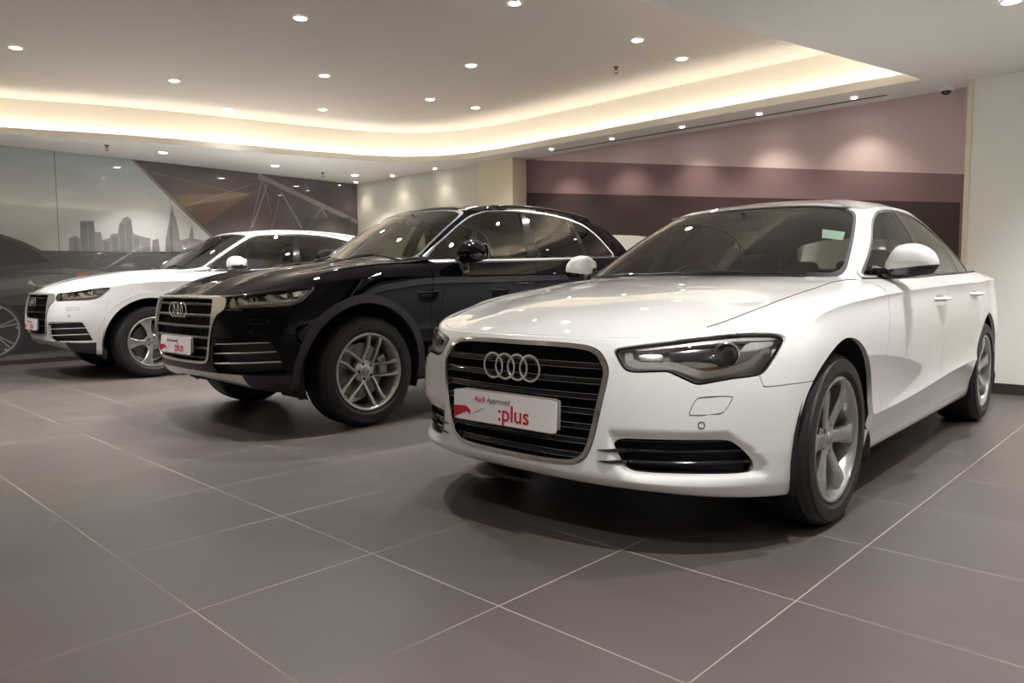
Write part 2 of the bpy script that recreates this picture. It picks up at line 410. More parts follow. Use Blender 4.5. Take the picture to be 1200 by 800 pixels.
def shell(p, th=.004, off=0.0, back=True, outer=True, mir=False, skip_centre=True, rim_in=None):
    """thicken a piece inwards; returns verts, faces and loop normals"""
    V, F = p.V, p.F
    P = V[:, :3] + V[:, 3:6] * off; N = V[:, 3:6] / np.maximum(np.linalg.norm(V[:, 3:6], axis=1, keepdims=True), 1e-9)
    Q = P - N * th
    n = len(P)
    verts = list(P); faces = []; LN = []
    if outer:
        for f in F: faces.append(tuple(f)); LN += [N[i] for i in f]
    if th > 0:
        verts += list(Q)
        if back:
            for f in F: faces.append(tuple(i + n for i in reversed(f))); LN += [-N[i] for i in reversed(f)]
        E = {}
        for f in F:
            m = len(f)
            for k in range(m):
                a, b = f[k], f[(k + 1) % m]
                E[(a, b)] = E.get((a, b), 0) + 1
        for (a, b) in E:
            if (b, a) in E: continue
            if skip_centre and abs(P[a][1]) < 1e-4 and abs(P[b][1]) < 1e-4: continue
            fn = np.cross(P[b] - P[a], -N[a]); l = np.linalg.norm(fn)
            if l < 1e-12: continue
            fn = -fn / l
            faces.append((b, a, a + n, b + n)); LN += [fn] * 4
    if mir:
        s = np.array([1, -1, 1])
        verts = [v * s for v in verts]
        nf = []; nl = []; k = 0
        for f in faces:
            m = len(f); ln = LN[k:k + m]; k += m
            nf.append(tuple(reversed(f))); nl += [a * s for a in reversed(ln)]
        faces, LN = nf, nl
    return verts, faces, LN

def join(*parts):
    V, F, L = [], [], []
    for v, f, l in parts:
        n = len(V); V += list(v); F += [tuple(i + n for i in q) for q in f]; L += list(l)
    return V, F, L

def mainpart(p, frac=.12):
    """drop stray slivers: keep the islands of at least frac of the faces"""
    par = list(range(len(p.V)))
    def f(a):
        while par[a] != a: par[a] = par[par[a]]; a = par[a]
        return a
    for q in p.F:
        a = f(q[0])
        for i in q[1:]: par[f(i)] = a
    cnt = {}
    for q in p.F: cnt[f(q[0])] = cnt.get(f(q[0]), 0) + 1
    keep = {k for k, v in cnt.items() if v >= frac * len(p.F)}
    F = [q for q in p.F if f(q[0]) in keep]
    used = sorted({i for q in F for i in q}); m = {k: j for j, k in enumerate(used)}
    return Piece(p.V[used], [tuple(m[i] for i in q) for q in F])

def panel(name, p, mat, parent, th=.004, off=0.0, side='both', keep=.12, **kw):
    """side: both halves in one mesh | pair of objects | left only"""
    if not p.F: return []
    if keep: p = mainpart(p, keep)
    out = []
    a = shell(p, th, off, **kw)
    if side == 'left':
        me = rawmesh(name, *a[:2], LN=a[2]); return [new_obj(name, me, mat, parent)]
    b = shell(p, th, off, mir=True, **kw)
    if side == 'both':
        V, F, L = join(a, b); return [new_obj(name, rawmesh(name, V, F, LN=L), mat, parent)]
    for q in (a, b): out.append(new_obj(name, rawmesh(name, q[0], q[1], LN=q[2]), mat, parent))
    return out

# ---- plain shape builders: each returns (verts, faces)
def box(x0, x1, y0, y1, z0, z1):
    V = [(x, y, z) for z in (z0, z1) for y in (y0, y1) for x in (x0, x1)]
    F = [(0, 2, 3, 1), (4, 5, 7, 6), (0, 1, 5, 4), (2, 6, 7, 3), (0, 4, 6, 2), (1, 3, 7, 5)]
    return V, F

def lathe(prof, n=64, axis='y', closed=False, a0=0.0):
    """prof: list of (radius, height along the axis)"""
    V, F = [], []
    m = len(prof)
    for k in range(n):
        a = a0 + 2 * PI * k / n; c, s = math.cos(a), math.sin(a)
        for r, h in prof:
            V.append((r * c, h, r * s) if axis == 'y' else ((r * c, r * s, h) if axis == 'z' else (h, r * c, r * s)))
    for k in range(n):
        k2 = (k + 1) % n
        for i in range(m if closed else m - 1):
            j = (i + 1) % m
            q = (k * m + i, k * m + j, k2 * m + j, k2 * m + i)
            F.append(q if axis != 'z' else q[::-1])
    return V, F

def tube(path, r, n=8, closed=False, caps=True, flat=1.0):
    P = [np.array(p, float) for p in path]; V, F = [], []
    m = len(P)
    up = np.array([0, 0, 1.0]); prev = None
    for i, p in enumerate(P):
        t = (P[(i + 1) % m] - P[i - 1]) if closed else (P[min(i + 1, m - 1)] - P[max(i - 1, 0)])
        t = t / max(np.linalg.norm(t), 1e-9)
        if prev is None:
            u = np.cross(t, up)
            if np.linalg.norm(u) < .1: u = np.cross(t, (1, 0, 0))
        else:
            u = prev - t * (prev @ t)
        u = u / np.linalg.norm(u); prev = u
        w = np.cross(t, u)
        rr = r[i] if isinstance(r, (list, tuple, np.ndarray)) else r
        for k in range(n):
            a = 2 * PI * k / n
            V.append(tuple(p + rr * (u * math.cos(a) + w * math.sin(a) * flat)))
    for i in range(m if closed else m - 1):
        j = (i + 1) % m
        for k in range(n):
            k2 = (k + 1) % n
            F.append((i * n + k, i * n + k2, j * n + k2, j * n + k))
    if caps and not closed:
        F.append(tuple(range(n))[::-1]); F.append(tuple((m - 1) * n + k for k in range(n)))
    return V, F

def ribbon(path, nrm, w, h, closed=False):
    """a bar of width w across and height h along the surface normal, laid on a path"""
    P = np.array(path, float); N = np.array(nrm, float); m = len(P); V, F = [], []
    for i in range(m):
        t = (P[(i + 1) % m] - P[i - 1]) if closed else (P[min(i + 1, m - 1)] - P[max(i - 1, 0)])
        t = t / max(np.linalg.norm(t), 1e-9)
        s = np.cross(N[i], t); s /= max(np.linalg.norm(s), 1e-9)
        for a, b in ((-.5, 0), (-.5, .7), (-.25, 1), (.25, 1), (.5, .7), (.5, 0)):
            V.append(tuple(P[i] + s * w * a + N[i] * h * b))
    for i in range(m if closed else m - 1):
        j = (i + 1) % m
        for k in range(6):
            k2 = (k + 1) % 6
            F.append((i * 6 + k, j * 6 + k, j * 6 + k2, i * 6 + k2))
    if not closed:
        F.append(tuple(range(6))); F.append(tuple((m - 1) * 6 + k for k in range(6))[::-1])
    return V, F

def sellip(c, r, e=(.35, .35), nu=24, nv=16, fn=None):
    """superellipsoid: small exponents give rounded boxes"""
    def pw(a, b): return math.copysign(abs(a) ** b, a)
    V, F = [], []
    for i in range(1, nv):
        ph = -PI / 2 + PI * i / nv
        for k in range(nu):
            th = 2 * PI * k / nu
            p = (r[0] * pw(math.cos(ph), e[0]) * pw(math.cos(th), e[1]), r[1] * pw(math.cos(ph), e[0]) * pw(math.sin(th), e[1]), r[2] * pw(math.sin(ph), e[0]))
            if fn: p = fn(p)
            V.append((c[0] + p[0], c[1] + p[1], c[2] + p[2]))
    for i in range(nv - 2):
        for k in range(nu):
            k2 = (k + 1) % nu
            F.append((i * nu + k, i * nu + k2, (i + 1) * nu + k2, (i + 1) * nu + k))
    for s, i in ((-1, 0), (1, nv - 2)):
        p = (0, 0, s * r[2])
        if fn: p = fn(p)
        V.append((c[0] + p[0], c[1] + p[1], c[2] + p[2])); q = len(V) - 1
        for k in range(nu):
            k2 = (k + 1) % nu
            F.append((i * nu + k2, i * nu + k, q) if s < 0 else (i * nu + k, i * nu + k2, q))
    return V, F

def prism(poly, axis, a, b):
    """extrude a 2-D polygon along an axis between a and b"""
    n = len(poly); V = []
    for h in (a, b):
        for p, q in poly:
            V.append((h, p, q) if axis == 'x' else ((p, h, q) if axis == 'y' else (p, q, h)))
    F = [tuple(range(n))[::-1], tuple(range(n, 2 * n))]
    for k in range(n):
        j = (k + 1) % n; F.append((k, j, n + j, n + k))
    return V, F

def merge(*parts):
    V, F = [], []
    for v, f in parts:
        n = len(V); V += list(v); F += [tuple(i + n for i in q) for q in f]
    return V, F

def xf(part, loc=(0, 0, 0), rot=None, sc=None):
    V, F = part
    A = np.array(V, float)
    if sc is not None: A = A * np.array(sc, float)
    if rot is not None:
        from mathutils import Euler
        A = A @ np.array(Euler(rot).to_matrix()).T
    A = A + np.array(loc, float)
    if sc is not None and np.prod(np.array(sc, float)) < 0: F = [tuple(reversed(f)) for f in F]
    return [tuple(a) for a in A], F

def solid(name, part, mat, parent=None, angle=35, bevel=0, smooth=True, seg=2, mats=None, recalc=True):
    me = rawmesh(name, part[0], part[1], smooth=smooth, mats=mats)
    if recalc:
        import bmesh
        bm = bmesh.new(); bm.from_mesh(me); bmesh.ops.recalc_face_normals(bm, faces=bm.faces); bm.to_mesh(me); bm.free()
    if smooth and angle: me.set_sharp_from_angle(angle=math.radians(angle))
    o = new_obj(name, me, mat, parent)
    if bevel:
        b = o.modifiers.new('bevel', 'BEVEL'); b.width = bevel; b.segments = seg; b.limit_method = 'ANGLE'; b.angle_limit = math.radians(35)
    return o

def text_mesh(body, size, extrude=.0004, align='LEFT', shear=0.0, spacing=1.0):
    cu = bpy.data.curves.new('lettering', 'FONT'); cu.body = body; cu.size = size; cu.extrude = extrude
    cu.offset = size * .012; cu.align_x = align; cu.align_y = 'CENTER'; cu.shear = shear; cu.space_character = spacing
    o = bpy.data.objects.new('lettering', cu); COL.objects.link(o)
    bpy.context.view_layer.update()
    me = bpy.data.meshes.new_from_object(o.evaluated_get(bpy.context.evaluated_depsgraph_get()))
    bpy.data.objects.remove(o); bpy.data.curves.remove(cu)
    V = [tuple(v.co) for v in me.vertices]; F = [tuple(p.vertices) for p in me.polygons]
    bpy.data.meshes.remove(me)
    return V, F
def make_camera():
    cd = bpy.data.cameras.new('camera'); cam = bpy.data.objects.new('camera', cd); COL.objects.link(cam)
    cd.sensor_fit = 'HORIZONTAL'; cd.sensor_width = 36.0; cd.lens = 36.0 * CAM_F / 1200.0
    cd.clip_start = .05; cd.clip_end = 200
    from mathutils import Matrix
    c, s = math.cos(CAM_PITCH), math.sin(CAM_PITCH)
    fwd = np.array([0, c, -s]); up = np.array([0, s, c]); rt = np.array([1.0, 0, 0])
    cr, sr = math.cos(CAM_ROLL), math.sin(CAM_ROLL)
    # image x = u cr - v sr ; image y(down) = u sr + v cr
    ix = cr * rt + sr * up     # world direction of image +x
    iyd = sr * rt - cr * up    # world direction of image +y (down)  (u = right, v = down = -up)
    ix = cr * rt + (-sr) * (-up)
    iyd = sr * rt + cr * (-up)
    M = Matrix(((ix[0], -iyd[0], -fwd[0], 0), (ix[1], -iyd[1], -fwd[1], 0), (ix[2], -iyd[2], -fwd[2], CAM_H), (0, 0, 0, 1)))
    cam.matrix_world = M
    bpy.context.scene.camera = cam
    return cam
# ------------------------------------------------------------------ materials
def mat(name, col=(.5, .5, .5), rough=.5, metal=0.0, coat=0.0, coat_r=.03, spec=.5, emit=None, es=0.0, bump=None):
    m = bpy.data.materials.new(name); m.use_nodes = True
    nt = m.node_tree; b = nt.nodes['Principled BSDF']
    b.inputs['Base Color'].default_value = (*col, 1); b.inputs['Roughness'].default_value = rough
    b.inputs['Metallic'].default_value = metal; b.inputs['Coat Weight'].default_value = coat; b.inputs['Coat Roughness'].default_value = coat_r
    b.inputs['Specular IOR Level'].default_value = spec
    if emit: b.inputs['Emission Color'].default_value = (*emit, 1); b.inputs['Emission Strength'].default_value = es
    if bump:
        sc, st = bump
        n = nt.nodes.new('ShaderNodeTexNoise'); n.inputs['Scale'].default_value = sc; n.inputs['Detail'].default_value = 4
        tc = nt.nodes.new('ShaderNodeTexCoord'); nt.links.new(tc.outputs['Object'], n.inputs['Vector'])
        bp = nt.nodes.new('ShaderNodeBump'); bp.inputs['Strength'].default_value = st; bp.inputs['Distance'].default_value = .002
        nt.links.new(n.outputs['Fac'], bp.inputs['Height']); nt.links.new(bp.outputs['Normal'], b.inputs['Normal'])
    return m

def thin_glass(name, tint, refl=1.0, rough=0.0, ior=1.5):
    m = bpy.data.materials.new(name); m.use_nodes = True; nt = m.node_tree
    nt.nodes.remove(nt.nodes['Principled BSDF']); out = nt.nodes['Material Output']
    tr = nt.nodes.new('ShaderNodeBsdfTransparent'); tr.inputs[0].default_value = (*tint, 1)
    gl = nt.nodes.new('ShaderNodeBsdfGlossy'); gl.inputs['Roughness'].default_value = rough; gl.inputs[0].default_value = (refl, refl, refl, 1)
    fr = nt.nodes.new('ShaderNodeFresnel'); fr.inputs[0].default_value = ior
    mx = nt.nodes.new('ShaderNodeMixShader')
    nt.links.new(fr.outputs[0], mx.inputs[0]); nt.links.new(tr.outputs[0], mx.inputs[1]); nt.links.new(gl.outputs[0], mx.inputs[2])
    nt.links.new(mx.outputs[0], out.inputs[0])
    return m

M = {}
def make_materials():
    M['white'] = mat('white paint', (.76, .765, .76), .45, coat=1, coat_r=.02)
    M['black'] = mat('black paint', (.0012, .0010, .0022), .5, coat=.75, coat_r=.006, spec=0)
    M['black'].node_tree.nodes['Principled BSDF'].inputs['Coat IOR'].default_value = 1.38
    M['gloss'] = mat('gloss black plastic', (.008, .008, .009), .12, coat=.5)
    M['plastic'] = mat('dark plastic', (.022, .021, .024), .55, bump=(900, .15))
    M['clad'] = mat('charcoal cladding plastic', (.030, .026, .033), .5, bump=(900, .15))
    M['rubber'] = mat('tyre rubber', (.009, .0088, .0092), .6, bump=(500, .2))
    M['seal'] = mat('black rubber seal', (.01, .01, .01), .5)
    M['chrome'] = mat('chrome', (.75, .75, .74), .10, metal=1)
    M['satin'] = mat('satin aluminium', (.60, .585, .55), .30, metal=1)
    M['silverpaint'] = mat('silver grey paint', (.42, .41, .39), .38, metal=.6)
    M['rim'] = mat('silver alloy', (.48, .475, .455), .28, metal=.85, coat=.6, coat_r=.08)
    M['rimdark'] = mat('grey alloy', (.36, .36, .35), .30, metal=.8, coat=.6, coat_r=.08)
    M['disc'] = mat('brake disc steel', (.20, .19, .18), .38, metal=1)
    M['under'] = mat('underbody coating', (.008, .008, .008), .9)
    M['glass'] = thin_glass('window glass', (.72, .77, .71), 1.0, ior=1.7)
    M['sideglass'] = thin_glass('side window glass', (.62, .65, .62), 1.0, ior=1.85)
    M['lens'] = thin_glass('clear lamp lens', (.99, .99, .99), 1.0)
    M['lamp'] = mat('lamp housing', (.72, .72, .70), .35, metal=.15)
    M['lampdark'] = mat('dark lamp chamber', (.02, .02, .022), .2, coat=.5)
    M['trimline'] = mat('bright trim line', (.75, .74, .71), .3, metal=.25, coat=.6)
    M['slatgrey'] = mat('grey grille slat', (.14, .135, .13), .3, metal=.5)
    M['greylining'] = mat('grey lining', (.26, .25, .23), .7)
    M['lampsilver'] = mat('lamp reflector', (.80, .80, .78), .16, metal=1)
    M['lampgrey'] = mat('lamp bezel grey', (.55, .55, .53), .3, metal=.3)
    M['drl'] = mat('daytime light guide', (.93, .94, .92), .25, coat=.6)
    M['projector'] = mat('projector lens glass', (.03, .03, .035), .03, coat=1)
    M['amber'] = mat('amber indicator', (.35, .19, .08), .25, coat=.6)
    M['leather'] = mat('beige leather', (.42, .35, .25), .5, bump=(400, .15))
    M['darkleather'] = mat('black leather', (.055, .052, .048), .45, bump=(400, .15))
    M['carpet'] = mat('car carpet', (.012, .012, .012), .95)
    M['dash'] = mat('dashboard plastic', (.022, .022, .022), .6)
    M['plate'] = mat('white plate', (.80, .76, .78), .35, coat=.3)
    M['red'] = mat('red print', (.52, .012, .03), .45)
    M['greyprint'] = mat('grey print', (.16, .13, .14), .5)
    M['greyfade'] = mat('light grey print', (.42, .40, .42), .5)
    M['taillamp'] = mat('red lamp lens', (.30, .008, .01), .1, coat=1)
    M['sticker'] = mat('pale green sticker', (.50, .62, .56), .6)
    M['mirrorglass'] = mat('mirror glass', (.8, .8, .8), .02, metal=1)

# ------------------------------------------------------------------ wheels (axis along y, outer face towards +y)
def spoke(path, yf, depth, ch=.35):
    """path: list of (left point, right point) in the wheel plane from hub to rim; yf: outer height of each"""
    V, F = [], []
    for (l, r), y in zip(path, yf):
        l = np.array(l); r = np.array(r); c = (l + r) / 2
        li = l + (c - l) * ch; ri = r + (c - r) * ch
        V += [(l[0], y - depth, l[1]), (l[0], y - .007, l[1]), (li[0], y, li[1]), (ri[0], y, ri[1]), (r[0], y - .007, r[1]), (r[0], y - depth, r[1])]
    n = len(path)
    for i in range(n - 1):
        for k in range(6):
            j = (k + 1) % 6
            F.append((i * 6 + k, i * 6 + j, (i + 1) * 6 + j, (i + 1) * 6 + k))
    F += [tuple(range(6)), tuple((n - 1) * 6 + k for k in range(6))[::-1]]
    return V, F

def pol(r, a): return (r * math.cos(a), r * math.sin(a))

def make_wheel(parent, loc, side, R, rr, width, style, rimmat, ang=0.0, proto=None):
    w = empty('wheel', (loc[0], loc[1], loc[2]), 0 if side > 0 else PI, parent)
    w.rotation_euler = (0, 0, 0 if side > 0 else PI)
    if proto:
        for ch in proto.children:
            c = ch.copy(); COL.objects.link(c); c.parent = w
            for g in ch.children:
                d = g.copy(); COL.objects.link(d); d.parent = c
        return w
    h = width / 2
    # tyre, outer face at y = 0
    prof = [(rr - .004, -.012), (rr + .006, -.004), (rr + .018, .004), (rr + .25 * (R - rr), .011), (rr + .5 * (R - rr), .012), (rr + .72 * (R - rr), .008),
            (R - .022, -.001), (R - .012, -.008), (R - .006, -.016), (R - .002, -.028)]
    for k, g in enumerate(np.linspace(-.045, -width + .045, 5)):
        prof += [(R - .0005, g + .012), (R, g + .0045), (R - .007, g + .004), (R - .007, g - .004), (R, g - .0045), (R - .0005, g - .012)]
    prof += [(R - .002, -width + .028), (R - .012, -width + .008), (R - .05, -width - .008), (rr + .02, -width - .004), (rr, -width + .012)]
    V, F = lathe(prof, 96)
    # shoulder blocks of the tread
    m = len(prof)
    for k in range(96):
        if k % 2 == 0:
            for i in (6, 7, 8, 9):
                v = np.array(V[k * m + i]); s = 1 - .004 / R; V[k * m + i] = (v[0] * s, v[1] - .001, v[2] * s)
    solid('tyre', (V, F), M['rubber'], w, angle=28)
    # rim
    parts = []
    lip = [(rr - .016, -.006), (rr - .010, .002), (rr - .002, .004), (rr + .004, .000), (rr + .005, -.012), (rr - .006, -.018), (rr - .018, -.03), (rr - .022, -width + .03), (rr - .006, -width + .008),
           (rr - .012, -width + .006), (rr - .030, -width + .03), (rr - .030, -.032)]
    parts.append(lathe(lip, 96, closed=True))
    ri = rr - .014
    if style == 'six':
        parts.append(lathe([(0, -.030), (.040, -.030), (.062, -.034), (.075, -.046), (.075, -.085), (0, -.085)], 48))
        for k in range(6):
            a = ang + k * PI / 3
            P = []
            for r, wd in ((.045, .030), (.075, .026), (.12, .0275), (.165, .0335), (.195, .0405), (ri, .052)):
                t = wd / r
                P.append((pol(r, a + t), pol(r, a - t)))
            parts.append(spoke(P, [-.032, -.030, -.022, -.012, -.008, -.010], .035))
    elif style == 'twin':
        parts.append(lathe([(0, -.045), (.036, -.045), (.060, -.050), (.078, -.062), (.080, -.10), (0, -.10)], 48))
        for k in range(5):
            a = ang + k * 2 * PI / 5
            for s in (-1, 1):
                P = []
                # each arm leaves the hub near its neighbour and closes up towards its twin at the rim, with a kink
                for r, of, wd in ((.056, .60, .0105), (.085, .50, .0100), (.13, .325, .0108), (.175, .225, .0120), (.205, .195 if s > 0 else .225, .0130), (ri + .004, .135 if s > 0 else .225, .018)):
                    c = a + s * of
                    t = wd / r
                    P.append((pol(r, c + t), pol(r, c - t)))
                parts.append(spoke(P, [-.050, -.040, -.027, -.016, -.010, -.006], .035, .42))
    else:
        parts.append(lathe([(0, -.040), (.036, -.040), (.062, -.045), (.080, -.055), (.080, -.10), (0, -.10)], 48))
        for k in range(5):
            a = ang + k * 2 * PI / 5
            P = []
            for r, wd in ((.045, .034), (.08, .028), (.12, .025), (.165, .031), (.205, .046), (ri + .004, .068)):
                t = wd / r
                P.append((pol(r, a + t), pol(r, a - t)))
            parts.append(spoke(P, [-.045, -.038, -.026, -.013, -.007, -.008], .04, .3))
    rim = solid('rim', merge(*parts), rimmat, w, angle=30)
    y0 = {'six': -.030, 'twin': -.045, 'five': -.040}[style]
    hub = solid('hub_cap', xf(lathe([(0, .006), (.020, .005), (.027, .001), (.030, -.006), (0, -.006)], 40), (0, y0 + .003, 0)), M['rimdark'] if style != 'six' else rimmat, rim, angle=50)
    rings = []
    for q in (-1.5, -.5, .5, 1.5):
        rings.append(xf(lathe([(.0052 + .0010 * math.cos(t), .0010 * math.sin(t)) for t in np.linspace(0, 2 * PI, 7)[:-1]], 16, closed=True), (q * .0082, y0 + .0095, 0)))
    solid('emblem', merge(*rings), M['chrome'], hub, angle=60)
    for k in range(5):
        a = ang + (k + .5) * 2 * PI / 5
        b = xf(lathe([(0, .004), (.009, .004), (.010, .001), (.010, -.012), (0, -.012)], 6), (.052 * math.cos(a), y0 - .004, .052 * math.sin(a)))
        solid('wheel_bolt', b, M['gloss'] if style != 'six' else M['disc'], rim, angle=40)
    solid('brake_disc', lathe([(0, -.095), (.07, -.095), (.075, -.115), (rr - .07, -.115), (rr - .068, -.118), (rr - .068, -.14), (.07, -.14), (0, -.15)], 64), M['disc'], w, angle=40)
    a0 = 2.6
    cal = []
    Vc, Fc = [], []
    n = 9
    for i in range(n):
        a = a0 + .75 * i / (n - 1)
        for r, y in ((rr - .115, -.085), (rr - .052, -.085), (rr - .045, -.10), (rr - .045, -.16), (rr - .115, -.16)):
            Vc.append((r * math.cos(a), y, r * math.sin(a)))
    for i in range(n - 1):
        for k in range(5):
            j = (k + 1) % 5; Fc.append((i * 5 + k, i * 5 + j, (i + 1) * 5 + j, (i + 1) * 5 + k))
    Fc += [tuple(range(5)), tuple((n - 1) * 5 + k for k in range(5))[::-1]]
    solid('brake_caliper', (Vc, Fc), M['silverpaint'], w, angle=30, bevel=.004)
    return w

# ------------------------------------------------------------------ small car parts
def rings_emblem(parent, cx, cz, R, pitch, thick, x, name='rings_emblem'):
    parts = []
    for k, q in enumerate((-1.5, -.5, .5, 1.5)):
        t = np.linspace(0, 2 * PI, 13)[:-1]
        prof = [(R - thick / 2 + thick / 2 * math.cos(a), .7 * thick / 2 * math.sin(a)) for a in t]
        parts.append(xf(lathe(prof, 48, axis='x', closed=True), (x + (.0008 if k % 2 else 0), cx + q * pitch, cz)))
    return solid(name, merge(*parts), M['chrome'], parent, angle=60)

def number_plate(parent, loc, w, h, tilt=0.0, full=True, yaw=0.0):
    """the white dealer plate, facing +x"""
    root = empty('number_plate', loc, 0, parent); root.rotation_euler = (0, tilt, yaw)
    P = rounded([(-w / 2, -h / 2), (w / 2, -h / 2), (w / 2, h / 2), (-w / 2, h / 2)], .04, 2)
    solid('plate', prism([(a, b) for a, b in P], 'x', 0, .004), M['plate'], root, angle=30)
    q = rounded([(-w / 2 + .03, -h / 2 + .01), (w / 2 + .008, -h / 2 + .01), (w / 2 + .008, h / 2 + .006), (-w / 2 + .03, h / 2 + .006)], .05, 2)
    solid('plate_holder', prism([(a, b) for a, b in q], 'x', -.012, -.002), M['silverpaint'], root, angle=30)
    def put(body, size, y, z, m, name, shear=0.0, bold=0.0):
        V, F = text_mesh(body, size, .0004, 'LEFT', shear)
        A = np.array(V); 
        o = solid(name, ([(.0046 + v[2], y + v[0], z + v[1]) for v in A], F), m, root, smooth=False, recalc=False)
        return o
    s = h / .12
    put('Audi', .030 * s, -w / 2 + .118 * s, .029 * s, M['red'], 'lettering')
    put('Approved', .030 * s, -w / 2 + .185 * s, .029 * s, M['greyprint'], 'lettering')
    for d in (0, .0011 * s):
        pass
    put(':plus', .088 * s, -w / 2 + .243 * s, -.016 * s, M['red'], 'lettering')
    L = -w / 2
    red = [(L + .001, -.007 * s), (L + .072 * s, -.005 * s), (L + .095 * s, -.020 * s), (L + .095 * s, -.038 * s), (L + .074 * s, -.026 * s), (L + .001, -.056 * s)]
    solid('red_emblem', prism(red, 'x', .0041, .0050), M['red'], root, smooth=False)
    gr = [(L + .095 * s, -.034 * s), (L + .135 * s, -.016 * s), (L + .175 * s, .000 * s), (L + .135 * s, -.024 * s)]
    solid('grey_flourish', prism(gr, 'x', .0041, .0047), M['greyfade'], root, smooth=False)
    return root

def door_mirror(parent, base, tip_y, z0, z1, x0, x1, side, paint, low, stalk=False):
    """housing from y=base to tip_y; painted cap above, dark shell below"""
    root = empty('door_mirror', (0, 0, 0), 0, parent)
    n, m = 22, 32
    G = np.zeros((n, m + 1, 3))
    W = tip_y - base; zc = (z0 + z1) / 2
    for i in range(n):
        u = i / (n - 1)
        # height and depth profiles along the housing
        hh = (z1 - z0) / 2 * (lerp_keys([(0, .35), (.10, .72), (.22, .97), (.45, 1), (.7, .88), (.9, .62), (1, .12)], u))
        dx = (x1 - x0) / 2 * (lerp_keys([(0, .45), (.12, .8), (.35, 1), (.7, .98), (.9, .75), (1, .15)], u))
        zcc = zc + (z1 - z0) * lerp_keys([(0, -.16), (.25, -.02), (.6, .02), (1, -.08)], u)
        for k in range(m + 1):
            a = 2 * PI * k / m
            c, s = math.cos(a), math.sin(a)
            px = math.copysign(abs(c) ** .75, c) * dx
            if c < 0: px *= .75
            pz = math.copysign(abs(s) ** .85, s) * hh
            G[i, k] = ((x0 + x1) / 2 + px - .06 * u * (x1 - x0), (base + W * u) , zcc + pz)
    S = Sheet(G)
    if (S.V[:, 3:6] * (S.V[:, :3] - S.V[:, :3].mean(0))).sum() < 0: S = Sheet(G, flip=True)
    p = Piece(S.V, S.F)
    zs = z0 + (z1 - z0) * low
    up, lo = split(p, lambda V: V[:, 2] - zs - .10 * (V[:, 1] - base) + .02, 0.002)
    def add(nm, q, mt, off=0.0):
        a = shell(q, .003, off, mir=(side < 0), skip_centre=False)
        return new_obj(nm, rawmesh(nm, a[0], a[1], LN=a[2]), mt, root)
    add('mirror_cap', up, M[paint]); add('mirror_shell', lo, M['gloss'])
    sg = 1 if side > 0 else -1
    # glass on the rear face
    gl = sellip(((x0 + x1) / 2 - (x1 - x0) * .40, sg * (base + W * .52), zc), (.004, W * .40, (z1 - z0) * .36), (.5, .5))
    solid('mirror_glass', gl, M['mirrorglass'], root, angle=50)
    if stalk:
        st = sellip(((x0 + x1) / 2 - .0, sg * (base - .01), z0 - .035), (.05, .05, .075), (.5, .6))
        solid('mirror_foot', st, M['gloss'], root, angle=60)
    else:
        st = merge(sellip(((x0 + x1) / 2, sg * (base - .02), z0 + .028), (.045, .055, .026), (.5, .5)), sellip(((x0 + x1) / 2 + .01, sg * (base - .055), z0 + .02), (.07, .012, .045), (.4, .4)))
        solid('mirror_foot', st, M['gloss'], root, angle=60)
    return root

def pull_handle(parent, x, y, z, side, paint, L=.20):
    sg = side
    root = empty('door_handle', (0, 0, 0), 0, parent)
    path = [(x + L / 2, sg * (y - .004), z), (x + L / 2 - .012, sg * (y + .022), z), (x + L * .2, sg * (y + .034), z), (x - L * .2, sg * (y + .034), z + .002), (x - L / 2 + .012, sg * (y + .022), z + .004), (x - L / 2, sg * (y - .004), z + .004)]
    P = spl(np.array(path), np.linspace(0, 5, 21))
    solid('grip', tube(P, .016, 10, flat=.65), M[paint], root, angle=50)
    solid('handle_cup', sellip((x - .005, sg * (y - .002), z - .003), (L * .42, .006, .030), (.6, .6)), M['silverpaint' if paint == 'white' else 'gloss'], root, angle=50)
    return root

def seat(parent, x, y, z, matl, h=.62, wd=.50):
    r = empty('seat', (x, y, z), 0, parent)
    solid('cushion', sellip((.05, 0, .07), (.27, wd / 2, .09), (.35, .35)), matl, r, angle=60)
    def lean(p): return (p[0] - (p[2] + h / 2) * .36, p[1] * (1 - .12 * (p[2] / h)), p[2])
    b = solid('backrest', sellip((-.20, 0, .10 + h / 2), (.075, wd / 2, h / 2), (.3, .4), fn=lean), matl, r, angle=60)
    for s in (-1, 1):
        solid('side_bolster', sellip((-.155, s * wd * .43, .10 + h * .42), (.075, .045, h * .36), (.5, .6), fn=lean), matl, r, angle=60)
    hd = solid('headrest', sellip((-.20 - h * .36 - .02, 0, h + .20), (.05, .13, .095), (.45, .5)), matl, r, angle=60)
    solid('headrest_post', merge(tube([(-.20 - h * .34, s * .06, h + .02) for s in (1,)] + [(-.22 - h * .36, .06, h + .14)], .006, 8), tube([(-.20 - h * .34, -.06, h + .02), (-.22 - h * .36, -.06, h + .14)], .006, 8)), M['chrome'], hd, angle=60)
    return r

def wheel_well(cx, cz, R, y0, y1):
    prof = []
    V, F = [], []
    n = 28
    for i in range(n + 1):
        a = -.35 + (PI + .7) * i / n
        for r, y in ((R, y1), (R, y0), (0.02, y0)):
            V.append((cx + r * math.cos(a), y, cz + r * math.sin(a)))
    for i in range(n):
        for k in range(2): F.append((i * 3 + k, (i + 1) * 3 + k, (i + 1) * 3 + k + 1, i * 3 + k + 1))
    return V, F
# ------------------------------------------------------------------ features of the two bodies
def both(pts):
    """close a half outline (from y=0 top to y=0 bottom) across the centre line"""
    return list(pts) + [(-y, z) for y, z in reversed(pts) if y > 1e-6]

